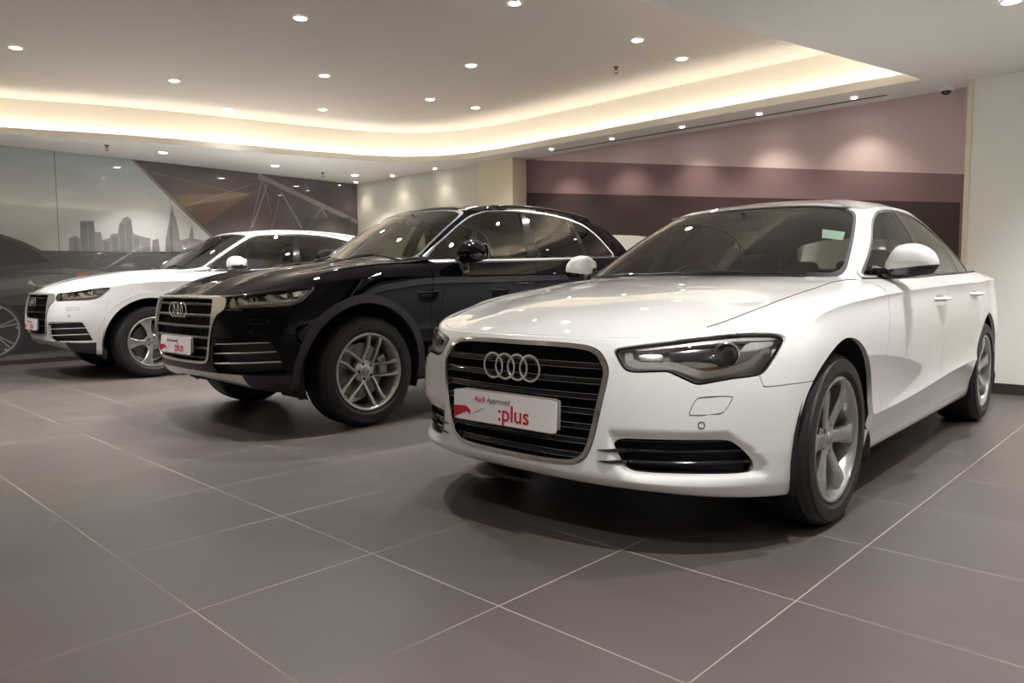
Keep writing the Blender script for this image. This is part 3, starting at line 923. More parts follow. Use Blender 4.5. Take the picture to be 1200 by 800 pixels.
FEAT_A = dict(
    wb=2.912, R=.339, rr=.242, tw=.245, arch=(0, .339, .398), flare=0,
    grille=both([(0, .737), (.15, .737), (.25, .735), (.33, .729), (.375, .708), (.41, .655), (.405, .60), (.392, .53), (.375, .45), (.355, .38), (.335, .34), (.30, .314), (.26, .304), (.15, .300), (0, .300)]),
    lamp=[(.411, .722), (.47, .734), (.532, .744), (.65, .762), (.716, .772), (.77, .776), (.82, .773), (.842, .757), (.846, .736), (.843, .698), (.830, .650), (.817, .635), (.753, .627), (.69, .611), (.675, .611), (.655, .622), (.602, .650), (.588, .653), (.50, .646), (.47, .650), (.455, .66), (.432, .692)],
    fog=[(.42, .415), (.572, .421), (.735, .422), (.765, .414), (.80, .352), (.802, .31), (.79, .300), (.668, .304), (.50, .302), (.468, .312), (.446, .345)],
    bumper=[(1.2, 0), (1.2, 1.0), (.60, 1.0), (.56, .78), (.548, .63), (.537, .596), (.31, .599), (.25, .6), (.25, 0)],
    door1=[(-.575, 1.1), (-.535, .80), (-.485, .55), (-.50, .262), (-1.60, .262), (-1.58, .6), (-1.62, .85), (-1.63, 1.1)],
    door2=[(-1.60, .262), (-1.58, .6), (-1.62, .85), (-1.63, 1.1), (-2.80, 1.1), (-2.66, .86), (-2.55, .74), (-2.46, .60), (-2.42, .45), (-2.40, .262)],
    sillz=.258, rbump=[(-3.36, 0), (-3.36, .74), (-5, .74), (-5, 0)],
    tail=[(-3.62, .78), (-3.55, .93), (-5, .94), (-5, .78)],
    dlo=[(-.67, .978), (-.90, 1.10), (-1.20, 1.262), (-1.38, 1.328), (-1.55, 1.349), (-1.75, 1.354), (-2.0, 1.346), (-2.25, 1.316), (-2.45, 1.255), (-2.65, 1.15), (-2.80, 1.05), (-2.865, 1.006), (-2.75, .999), (-2.2, .994), (-1.325, .984), (-.72, .974)],
    dlo_u=3.42, bpil=[(-1.41, .95), (-1.51, .95), (-1.79, 1.40), (-1.71, 1.40)], cpil=[(-2.33, .95), (-2.36, .95), (-2.36, 1.40), (-2.33, 1.40)],
    ws=[(-1, .035), (3.22, .035), (3.10, .945), (-1, .945)], ws_in=[(-1, .075), (3.08, .075), (2.96, .91), (-1, .91)],
    rw=[(11.3, .08), (11.4, .92), (20, .92), (20, .08)],
)
FEAT_Q = dict(
    wb=2.824, R=.37, rr=.256, tw=.245, arch=(.02, .385, .445), flare=.055,
    grille=both([(0, .884), (.30, .883), (.42, .881), (.542, .878), (.553, .80), (.49, .765), (.464, .69), (.436, .577), (.405, .50), (.38, .470), (.34, .453), (.25, .447), (0, .446)]),
    grille_in=both([(0, .866), (.36, .866), (.415, .864), (.428, .85), (.443, .725), (.442, .66), (.418, .58), (.380, .497), (.355, .475), (.32, .467), (0, .463)]),
    lamp=[(.548, .879), (.562, .802), (.65, .806), (.722, .810), (.80, .812), (.849, .820), (.868, .84), (.878, .885), (.886, .935), (.881, .944), (.86, .937), (.80, .912), (.70, .893)],
    fog=[(.418, .445), (.465, .587), (.50, .597), (.795, .603), (.808, .585), (.819, .50), (.820, .41), (.808, .402), (.48, .394), (.44, .405)],
    bumper=[(1.2, 0), (1.2, 1.2), (.50, 1.2), (.38, .95), (.40, .86), (.44, .70), (.43, .64), (.2, .5), (.2, 0)],
    shut=[(.375, .945), (.316, .962), (.22, .977), (.10, .993), (-.06, .999), (-.30, 1.003), (-.545, 1.007)],
    door1=[(-.565, 1.3), (-.55, 1.0), (-.53, .80), (-.51, .41), (-1.66, .41), (-1.65, .8), (-1.665, 1.05), (-1.68, 1.3)],
    door2=[(-1.66, .41), (-1.65, .8), (-1.665, 1.05), (-1.68, 1.3), (-2.75, 1.3), (-2.62, 1.0), (-2.50, .90), (-2.38, .72), (-2.33, .55), (-2.33, .41)],
    sillz=.405, rbump=[(-3.26, 0), (-3.26, .80), (-5, .80), (-5, 0)],
    tail=[(-3.42, .90), (-3.34, 1.05), (-5, 1.06), (-5, .90)],
    dlo=[(-.615, 1.122), (-.79, 1.255), (-1.018, 1.40), (-1.20, 1.497), (-1.36, 1.546), (-1.55, 1.564), (-1.79, 1.568), (-2.149, 1.555), (-2.38, 1.526), (-2.57, 1.483), (-2.69, 1.40), (-2.79, 1.29), (-2.87, 1.212), (-2.80, 1.196), (-2.2, 1.176), (-1.70, 1.160), (-.92, 1.132)],
    dlo_u=2.98, bpil=[(-1.575, 1.0), (-1.70, 1.0), (-1.815, 1.65), (-1.765, 1.65)], cpil=[(-2.385, 1.0), (-2.44, 1.0), (-2.40, 1.65), (-2.335, 1.65)],
    ws=[(-1, .03), (2.86, .03), (2.55, .94), (-1, .94)], ws_in=[(-1, .07), (2.74, .07), (2.43, .90), (-1, .90)],
    rw=[(11.3, .15), (11.4, .9), (20, .9), (20, .15)],
)

def brd_(S): return S['border']

class Front:
    """looks up the fascia surface: (y, z) -> point and normal"""
    def __init__(self, V):
        self.V = V[V[:, 0] > .18]
    def at(self, y, z, off=0.0):
        s = 1 if y >= 0 else -1
        d = (self.V[:, 1] - abs(y)) ** 2 + (self.V[:, 2] - z) ** 2
        i = np.argsort(d)[:4]; w = 1 / (d[i] + 1e-8); w /= w.sum()
        q = (self.V[i] * w[:, None]).sum(0)
        n = q[3:6] / np.linalg.norm(q[3:6])
        p = np.array([q[0], abs(y), z]) + n * off
        return np.array([p[0], p[1] * s, p[2]]), np.array([n[0], n[1] * s, n[2]])

def pocket(p, depth, d=(-1, 0, 0), k=.0, mir=False):
    """an open box behind a piece: floor and side walls, seen from outside"""
    P = p.V[:, :3].copy(); P[:, :3] -= p.V[:, 3:6] * .002
    D = np.array(d, float)
    Q = P + D * depth
    n = len(P); F = [tuple(i + n for i in f) for f in p.F]
    E = {}
    for f in p.F:
        for i in range(len(f)):
            E[(f[i], f[(i + 1) % len(f)])] = 1
    for (a, b) in E:
        if (b, a) in E: continue
        if abs(P[a][1]) < 1e-4 and abs(P[b][1]) < 1e-4: continue
        F.append((a, b, b + n, a + n))
    V = np.concatenate([P, Q])
    if mir: V = V * np.array([1, -1, 1]); F = [tuple(reversed(f)) for f in F]
    return [tuple(v) for v in V], F

def bar(FR, poly, zf, h, off, depth, ymin=None, inset=.004):
    """a horizontal bar that follows the fascia between the two sides of an outline"""
    ys = np.linspace(-.95 if ymin is None else ymin, .95, 400)
    pts = np.stack([ys, np.array([zf(y) for y in ys])], -1)
    ok = sdf(poly, pts) > inset
    if ok.sum() < 4: return None
    ys = ys[ok]; ys = np.linspace(ys.min(), ys.max(), 28)
    V, F = [], []
    for y in ys:
        p, n = FR.at(y, zf(y))
        n = np.array([n[0], n[1], 0]); n /= np.linalg.norm(n)
        for dn, dz in ((off - depth, -h), (off - h * .6, -h), (off, -h * .4), (off, h * .4), (off - h * .6, h), (off - depth, h)):
            V.append((p[0] + n[0] * dn, p[1] + n[1] * dn, p[2] + dz))
    m = len(ys)
    for i in range(m - 1):
        for k in range(6):
            j = (k + 1) % 6; F.append((i * 6 + k, i * 6 + j, (i + 1) * 6 + j, (i + 1) * 6 + k))
    F += [tuple(range(6)), tuple((m - 1) * 6 + k for k in range(6))[::-1]]
    return V, F

def build_car(pose, spec, ft, kind, name, label, cat, paint, wheel_style, rimmat, seatmat, trim):
    x, y, a = pose
    car = empty(name, (x, y, 0), a)
    tag(car, label, cat)
    PM = M[paint]
    S = make_sheets(spec)
    FR = Front(S['wrap'].V)
    W = Piece(S['wrap'].V, S['wrap'].F)
    suv = kind == 'suv'
    R, wb = ft['R'], ft['wb']
    acx, acz, ar = ft['arch']
    arc = [(acx, acz, ar), (acx - wb, acz, ar)]
    # arches
    for cx, cz, r in arc: W = clip(W, lambda V: np.hypot(V[:, 0] - cx, V[:, 2] - cz) - r)
    # wheel arch trims of the utility cars
    if ft['flare']:
        for cx, cz, r in arc:
            T, W = split(W, lambda V: (r + ft['flare']) - np.hypot(V[:, 0] - cx, V[:, 2] - cz), .002)
            panel('wheel_arch_trim', T, M[trim['arch']], car, th=.05, off=.007, side='pair')
    HL, W = split(W, mask('f', ft['lamp'], front, .2), .004)
    G, W = split(W, mask('f', ft['grille'], front, .2), .003)
    FG, W = split(W, mask('f', ft['fog'], front, .2), .0)
    # lower cladding of the utility cars
    if suv:
        lowline = lambda V: np.interp(V[:, 0], [-5, .40, .60, .80, .86, 1], [.405, .395, .385, .395, .40, .40]) - V[:, 2]
        LO, W = split(W, lowline, .003)
        SK, LO = split(LO, lambda V: np.minimum(V[:, 0] - .60, .62 - np.abs(V[:, 1])), .002)
        for o in panel('skid_plate', SK, M[trim['skid']], car, th=.02): pass
        LF, LO = split(LO, lambda V: V[:, 0] - .1, 0)
        panel('lower_bumper_cladding', LF, M[trim['lower']], car, th=.02, side='pair')
        LM, LO = split(LO, lambda V: V[:, 0] + 2.2, 0)
        panel('sill_cladding', LM, M[trim['lower']], car, th=.02, side='pair')
        panel('rear_bumper_cladding', LO, M[trim['lower']], car, th=.02)
    BP, W = split(W, mask('s', ft['bumper']), .0008 if suv else .003)
    if suv:
        sh = ft['shut']
        bon_s, W = split(W, mask('s', sh + [(-.60, 1.3), (1.2, 1.3), (1.2, .945)]), .004)
        b2, BP = split(BP, lambda V: V[:, 2] - np.interp(V[:, 0], [.37, .5, .75, .80], [.945, .96, .95, .9]), .0) if False else (None, BP)
    D1, W = split(W, mask('s', ft['door1']), .004)
    D2, W = split(W, mask('s', ft['door2']), .004)
    TL, W = split(W, mask('s', ft['tail']), .003)
    RB, W = split(W, mask('s', ft['rbump']), .003)
    FD, W = split(W, lambda V: V[:, 0] + .545, 0)          # fender ahead of the door
    SI, W = split(W, lambda V: np.minimum(ft['sillz'] + .02 - V[:, 2], V[:, 0] + 2.6), 0)
    bumper = panel('front_bumper', BP, PM, car, th=.028)[0]
    panel('front_fender', FD, PM, car, th=.02, side='pair')
    if SI.F: panel('side_sill', SI, PM, car, th=.02, side='pair')
    panel('rear_quarter_panel', W, PM, car, th=.02, side='pair')
    panel('rear_bumper', RB, PM, car, th=.02)
    panel('tail_light', TL, M['taillamp'], car, th=.02, side='pair')
    fdoors = panel('front_door', D1, PM, car, th=.02, side='pair')
    rdoors = panel('rear_door', D2, PM, car, th=.02, side='pair')
    # bonnet
    bp = Piece(S['bonnet'].V, S['bonnet'].F)
    gp = mask('t', S['bonnet_poly'])
    bp = clip(bp, lambda V: gp(V) - (.0 if suv else .002))
    sh_ = [shell(bp, .008), shell(bp, .008, mir=True)]
    if suv: sh_ += [shell(bon_s, .008), shell(bon_s, .008, mir=True)]
    V_, F_, L_ = join(*sh_)
    new_obj('bonnet', rawmesh('bonnet', V_, F_, LN=L_), PM, car)
    if not suv:
        gp_ = [p for p in brd_(S) if -.56 < p[0] < .60]
        for s in (1, -1):
            solid('bonnet_gap_shade', tube([(p[0], s * p[1], p[2] + .0004) for p in gp_[::2]], .0022, 6), M['seal'], car, angle=60)  # black tube stands in for the shade in the bonnet shut line
    # cowl panel in front of the windscreen and the shelf along the windows
    brd = S['border']
    seal = [p for p in brd if -3.35 < p[0] < -.62]
    for s in (1, -1):
        solid('belt_seal', tube([(p[0], s * (p[1] - .006), p[2] - .007) for p in seal[::2]], .014, 8), M['seal'], car, angle=60)
    cz = S['H'](np.array([[spec['cowl_x'] + .05, 0.0]]))[0]
    cow = []
    for k in range(13):
        yy = -.74 + 1.48 * k / 12
        cow.append((yy, S['H'](np.array([[spec['cowl_x'] + .06, yy]]))[0] - .022))
    Vc, Fc = [], []
    for yy, z in cow:
        Vc += [(spec['cowl_x'] + .22, yy, z - .02), (spec['cowl_x'] - .10, yy, z + .0)]
    for k in range(12): Fc.append((2 * k, 2 * k + 1, 2 * k + 3, 2 * k + 2))
    solid('cowl_panel', (Vc, Fc), M['plastic'], car)
    if S['deck']:
        dk, dpoly = S['deck']
        q = clip(Piece(dk.V, dk.F), mask('t', dpoly))
        panel('boot_lid' if not suv else 'tailgate', q, PM, car, th=.01)
    # greenhouse
    B = Piece(S['band'].V, S['band'].F)
    WS, B = split(B, mask('p', ft['ws'], rnd=.06), 0)
    RW, B = split(B, mask('p', ft['rw'], rnd=.12), 0)
    B, Bf = split(B, lambda V: V[:, 6] - ft['dlo_u'], 0)
    B, Br = split(B, lambda V: 11.2 - V[:, 6], 0)
    gd = mask('s', rounded(ft['dlo'], .2, 1))
    DL, B = split(B, lambda V: gd(V) + .011, 0)
    n1, n2 = len(B.V), len(B.V) + len(Bf.V)
    B = Piece(np.concatenate([B.V, Bf.V, Br.V]), B.F + [tuple(i + n1 for i in f) for f in Bf.F] + [tuple(i + n2 for i in f) for f in Br.F])
    TR, DL = split(DL, lambda V: -gd(V), 0)
    panel('pillar_frame', B, PM, car, th=.015, keep=0)
    panel('pillar_lining', B, seatmat[1], car, th=.008, off=-.017, keep=0)
    panel('window_surround', TR, M[trim['dlo']], car, th=.012, off=.005, side='pair')
    SL, DL = split(DL, lambda V: .009 - gd(V), 0)
    panel('window_seal', SL, M['seal'], car, th=.012, off=.001, side='pair')
    BPi, DL = split(DL, mask('s', ft['bpil']), 0)
    CPi, DL = split(DL, mask('s', ft['cpil']), 0)
    panel('centre_pillar', BPi, M['gloss'], car, th=.03, off=.001, side='pair')
    panel('rear_pillar_strip', CPi, M['gloss'], car, th=.02, off=.001, side='pair')
    xm = (ft['bpil'][0][0] + ft['bpil'][1][0]) / 2 - .1
    xc = (ft['cpil'][0][0] + ft['cpil'][2][0]) / 2
    g1, g2 = split(DL, lambda V: V[:, 0] - (xm - (V[:, 2] - ft['bpil'][0][1]) * .3), 0)
    g2, g3 = split(g2, lambda V: V[:, 0] - xc, 0)
    panel('front_side_window', g1, M['sideglass'], car, th=0, side='pair')
    panel('rear_side_window', g2, M['sideglass'], car, th=0, side='pair')
    panel('quarter_window', g3, M['sideglass'], car, th=0, side='pair')
    gi = mask('p', ft['ws_in'], rnd=.07)
    WG, FT = split(WS, gi, 0)
    wsg = panel('windscreen', WG, M['glass'], car, th=0)[0]
    panel('windscreen_border', FT, M['seal'], car, th=.004, off=.0015)
    panel('rear_window', RW, M['sideglass'], car, th=0)
    RF = clip(Piece(S['roof'].V, S['roof'].F), mask('t', S['roof_poly']))
    panel('roof', RF, PM, car, th=.012)
    panel('headliner', RF, seatmat[1], car, th=.008, off=-.02)
    solid('parcel_shelf', prism([(-2.78, .60), (-3.22, .55), (-3.22, -.55), (-2.78, -.60)], 'z', ft['dlo'][0][1] + .02, ft['dlo'][0][1] + .045), M['dash'], car, bevel=.005)
    # wipers
    zc = S['H'](np.array([[spec['cowl_x'] + .1, 0.0]]))[0]
    for y0, y1 in ((-.62, -.02), (.02, .58)):
        P = []
        for k in range(9):
            t = k / 8; yy = y0 + (y1 - y0) * t
            V = WS.V; d = (V[:, 1] - abs(yy)) ** 2 + (V[:, 7] - (.035 + (.05 if suv else .01) * t * (1 - t) * 4)) ** 2
            q = V[np.argmin(d)]
            P.append((q[0] + q[3] * .014, yy, q[2] + q[5] * .014))
        P = np.array(P); P[:, 0] = lerp_keys([(P[0, 1], P[0, 0]), (P[4, 1], P[4, 0]), (P[8, 1], P[8, 0])], P[:, 1]); P[:, 2] = lerp_keys([(P[0, 1], P[0, 2]), (P[4, 1], P[4, 2]), (P[8, 1], P[8, 2])], P[:, 1])
        wp = solid('wiper', tube(P, .006, 6), M['gloss'], car, angle=60)
        solid('wiper_arm', tube([P[4] + (0, 0, .008), P[2] + (.015, 0, .012), (P[0] + (.045, -.0, -.005))], [.006, .008, .010], 6, flat=.6), M['gloss'], wp, angle=60)
    # ---- grille
    fr = M[trim['frame']]
    if not suv:
        gg = mask('f', ft['grille'], front, .2)
        FRM, GI = split(G, lambda V: .0175 - gg(V), 0)
    else:
        gg = mask('f', ft['grille_in'], front, .12)
        GI, FRM = split(G, gg, 0)
    grille = panel('grille', FRM, fr, car, th=.02, off=.007)[0]
    if trim['frame'] != 'gloss': grille['label'] = 'bright metal grille frame'
    pk = merge(pocket(GI, .06), pocket(GI, .06, mir=True))
    solid('grille_backing', pk, M['under'], grille, recalc=False, angle=40)
    for zz in ft['slats']:
        gpoly = ft['grille_in'] if suv else ft['grille']
        q = bar(FR, gpoly, lambda y: zz, ft['slat_h'], -.006, .03, inset=.004 if suv else .016)
        if q:
            sl = solid('slat', q, M[trim['slat']], grille, angle=30)
            if not suv:
                for dz in (.0095, -.0095):  # thin grey bars paint a highlight above and below each slat
                    q = bar(FR, gpoly, lambda y: zz + dz, .0012, -.0045, .006, inset=.017)
                    if q: solid('slat_glint', q, M['slatgrey'], grille, angle=30)
    # honeycomb uprights between the slats
    ups = []
    ys = np.arange(-.36, .37, .06)
    q = GI
    for yy in ys:
        p0, n0 = FR.at(yy, ft['slats'][0] + .02, -.03); 
        pp = [FR.at(yy, z, -.034 if suv else -.046)[0] for z in np.linspace(ft['upz'][0], ft['upz'][1], 8)]
        ups.append(tube(pp, .0045 if suv else .003, 5, flat=1.0))
    solid('grille_uprights', merge(*ups), M['under'], grille, angle=60)
    p, n = FR.at(0, ft['ring_z'], .012)
    em = rings_emblem(grille, 0, ft['ring_z'], ft['ring'][0], ft['ring'][1], ft['ring'][2], p[0])
    p, n = FR.at(ft['plate'][0], ft['plate'][1], .02)
    number_plate(car, (p[0] + (.014 if not suv else .004), ft['plate'][0], ft['plate'][1]), ft['plate'][2], ft['plate'][3], ft.get('plate_tilt', -.03), yaw=ft.get('plate_yaw', 0))
    solid('plate_bracket', box(p[0] - .03, p[0] + .004, ft['plate'][0] - .2, ft['plate'][0] + .2, ft['plate'][1] - .05, ft['plate'][1] + .05), M['plastic'], car, bevel=.004)
    # ---- fog grilles
    gf = mask('f', ft['fog'], front, .2)
    for mir in (False, True):
        fg = solid('fog_grille', pocket(FG, .055, d=(-1, -.3, 0), mir=mir), M['plastic'], car, recalc=False, angle=40)
        for zz, hh, m_, ex in ft['fog_bars']:
            q = bar(FR, ft['fog'], lambda y: zz + (y - .6) * ft['fog_slope'], hh, -.004, .03, ymin=.2)
            if q:
                if mir: q = xf(q, sc=(1, -1, 1))
                solid('fog_bar', q, M[m_], fg, angle=30)
            if ex:     # the pointed fins that reach out over the bumper
                s = -1 if mir else 1
                z0 = zz + (.40 - .6) * ft['fog_slope']
                pts = [FR.at(s * t, zz + (t - .6) * ft['fog_slope'], .003) for t in np.linspace(.375, .47, 6)]
                solid('fog_fin', tube([p_[0] for p_ in pts], [.001, .003, .005, .0065, .007, .007], 8), M['gloss'], fg, angle=60)
    # ---- headlights
    for mir in (False, True):
        s = -1 if mir else 1
        gl = mask('f', ft['lamp'], front, .2)
        hl = solid('headlight', pocket(HL, .065, d=(-1, -.25, 0), mir=mir), M['lamp'], car, recalc=False, angle=40)
        ring, lens = split(HL, lambda V: .0045 - gl(V), 0)
        a_ = shell(lens, 0, -.001, mir=mir); new_obj('lens', rawmesh('lens', a_[0], a_[1], LN=a_[2]), M['lens'], hl)
        a_ = shell(ring, .012, -.001, mir=mir); new_obj('lamp_gasket', rawmesh('lamp_gasket', a_[0], a_[1], LN=a_[2]), M['gloss'], hl)
        for nm, m_, poly, off, th in ft['lamp_bits']:
            q = clip(HL, mask('f', poly, front, .12))
            if q.F:
                q = clip(q, lambda V: gl(V) - .006)
            if q.F:
                a_ = shell(q, th, off, mir=mir, skip_centre=False); new_obj(nm, rawmesh(nm, a_[0], a_[1], LN=a_[2]), M[m_], hl)
        for (py, pz, pr, off) in ft['projector']:
            p, n = FR.at(s * py, pz, off)
            yw = -s * .35
            rng = xf(lathe([(pr, 0), (pr + .004, .004), (pr + .009, .002), (pr + .010, -.015), (pr, -.015)], 40, axis='x', closed=True), p, rot=(0, 0, -yw))
            pr_o = solid('projector', sellip(p - np.array([.012, 0, 0]), (.018, pr, pr), (1, 1), 32, 16), M['projector'], hl, angle=80)
            solid('projector_ring', rng, M['lampsilver'], pr_o, angle=40)
    # washer covers and parking sensor on the bumper
    wc = ft['washer']
    for mir in (False, True):
        s = -1 if mir else 1
        P = rounded(wc, .25, 2)
        pts = [FR.at(s * q[0], q[1], .0004) for q in P]
        solid('washer_cover', tube([p_[0] for p_ in pts], .0013, 5, closed=True), M['seal'] if paint == 'white' else M['gloss'], bumper, angle=80)
        p, n = FR.at(s * ft['sensor'][0], ft['sensor'][1], .0004)
        u = np.cross(n, (0, 0, 1)); u /= np.linalg.norm(u); w_ = np.cross(n, u)
        solid('parking_sensor', tube([p + .011 * (u * math.cos(t) + w_ * math.sin(t)) for t in np.linspace(0, 2 * PI, 21)[:-1]], .0012, 5, closed=True), M['seal'], bumper, angle=80)
    # ---- wheels
    ty = spec['track']
    protos = None
    ws_ = []
    for k, (wx, s) in enumerate(((0, 1), (-wb, 1), (0, -1), (-wb, -1))):
        w = make_wheel(car, (wx, s * ty, R), s, R, ft['rr'], ft['tw'], wheel_style, rimmat, ang=ft['wheel_ang'], proto=protos)
        if protos is None: protos = w
        if k in (1, 3): w.rotation_euler[1] = .35
        ws_.append(w)
    for cx, cz, r in arc:
        for s in (1, -1):
            V, F = wheel_well(cx, cz, r + .012, .56, .895)
            V = [(v[0], v[1] * s, v[2]) for v in V]
            solid('wheel_well', (V, F), M['under'], car, angle=50)
    # mud flaps / deflectors
    for cx in (0, -wb):
        for s in (1, -1):
            if not suv:
                solid('mud_flap', xf(prism(rounded([(-.105, -.10), (.02, -.10), (.035, .03), (.0, .10), (-.105, .10)], .2, 2), 'x', -.006, .006), (cx - ar - .012, s * .87, .26), rot=(0, .12, 0), sc=(1, s, 1)), M['plastic'], car, bevel=.002)
            elif cx == 0:
                solid('air_deflector', xf(prism(rounded([(-.04, -.05), (.04, -.05), (.06, .05), (-.06, .05)], .2, 2), 'x', -.008, .008), (.44, s * .79, .268)), M['plastic'], car, bevel=.002)
    # underbody
    ub = [(.70 if not suv else .50, .56), (.45, .60), (.42, .50), (-.45, .50), (-.50, .74), (-wb + .5, .74), (-wb + .45, .50), (-wb - .45, .50), (-wb - .5, .66), (spec['tail_x'], .60)]
    poly = ub + [(p_[0], -p_[1]) for p_ in reversed(ub)]
    zb = spec['belly']
    solid('underbody', merge(prism(poly, 'z', zb, zb + .12), box(-.42, .60, -.56, .56, zb + .1, ft['baytop'])), M['under'], car, smooth=False)
    # ---- cabin
    dz = spec['cabin']
    solid('cabin_floor', prism([(-.45, .42), (-.60, .70), (-3.0, .74), (-3.1, .6), (-3.1, -.6), (-3.0, -.74), (-.60, -.70), (-.45, -.42)], 'z', zb + .125, zb + .17), M['carpet'], car, smooth=False)
    prof = [(-.62, .66), (-.60, .90), (-.70, .935), (-.92, .945), (-1.02, .92), (-1.08, .84), (-1.04, .66), (-.95, .55)]
    Vd, Fd = prism([(p_[0], p_[1] + dz) for p_ in prof], 'y', -.70, .70)
    dash = solid('dashboard', (Vd, Fd), M['dash'], car, bevel=.03, seg=3)
    solid('instrument_hood', sellip((-.99, -.37, .945 + dz), (.12, .19, .035), (.6, .5)), M['dash'], dash, angle=60)
    st = empty('steering_wheel', (-1.17, -.37, .90 + dz), 0, car); st.rotation_euler = (0, -.45, 0)
    solid('wheel_rim', tube([(0, .185 * math.cos(t), .185 * math.sin(t)) for t in np.linspace(0, 2 * PI, 49)[:-1]], .014, 10, closed=True), M['darkleather'], st, angle=80)
    solid('wheel_hub', merge(sellip((.01, 0, -.01), (.025, .065, .055), (.6, .6)), box(-.005, .008, -.18, .18, -.025, .01), box(-.005, .008, -.02, .02, -.18, 0)), M['darkleather'], st, angle=40)
    for sy in (.36, -.36):
        seat(car, -1.72, sy, .26 + dz * .9, seatmat[0], .60, .50)
    for sy in (.40, 0, -.40):
        seat(car, -2.62, sy, .30 + dz, seatmat[0], .52, .42 if sy else .34)
    solid('centre_console', sellip((-1.45, 0, .42 + dz), (.45, .11, .15), (.2, .3)), M['dash'], car, angle=60)
    for s in (1, -1):
        solid('door_lining', prism([(-.64, .30 + dz), (-.64, .90 + dz), (-1.0, .93 + dz), (-2.9, .95 + dz), (-2.9, .30 + dz)], 'y', s * .80, s * .815), seatmat[1], car, smooth=False)
    mir = solid('rear_view_mirror', sellip((spec['hdr'][0] + .10, 0, spec['hdr'][1] - .10), (.018, .115, .035), (.5, .5)), M['dash'], car, angle=60)
    solid('mirror_stem', tube([(spec['hdr'][0] + .10, 0, spec['hdr'][1] - .07), (spec['hdr'][0] + .13, 0, spec['hdr'][1] - .035)], .012, 8), M['dash'], mir, angle=60)
    for s in (.34, -.34):
        solid('sun_visor', sellip((spec['hdr'][0] - .06, s, spec['hdr'][1] - .028), (.085, .19, .008), (.3, .3)), seatmat[1], car, angle=60)
    return car, S, FR, fdoors, rdoors
# ------------------------------------------------------------------ the showroom (a along the mural wall, b towards it; origin under the camera)
TH = math.radians(46.3)
def ab(a, b, z=0.0):
    return (a * math.cos(TH) - b * math.sin(TH), a * math.sin(TH) + b * math.cos(TH), z)

def place(part):
    """shape built in room coordinates -> world"""
    V, F = part
    return [ab(*v) for v in V], F

def struct(name, part, m, **kw):
    o = solid(name, part, m, None, **kw); o.rotation_euler = (0, 0, TH); o['kind'] = 'structure'; return o

Z0, Z1 = 2.65, 3.08                       # soffit and raised ceiling
A0, A1, B0, B1 = -4.0, 7.60, -4.5, 10.65

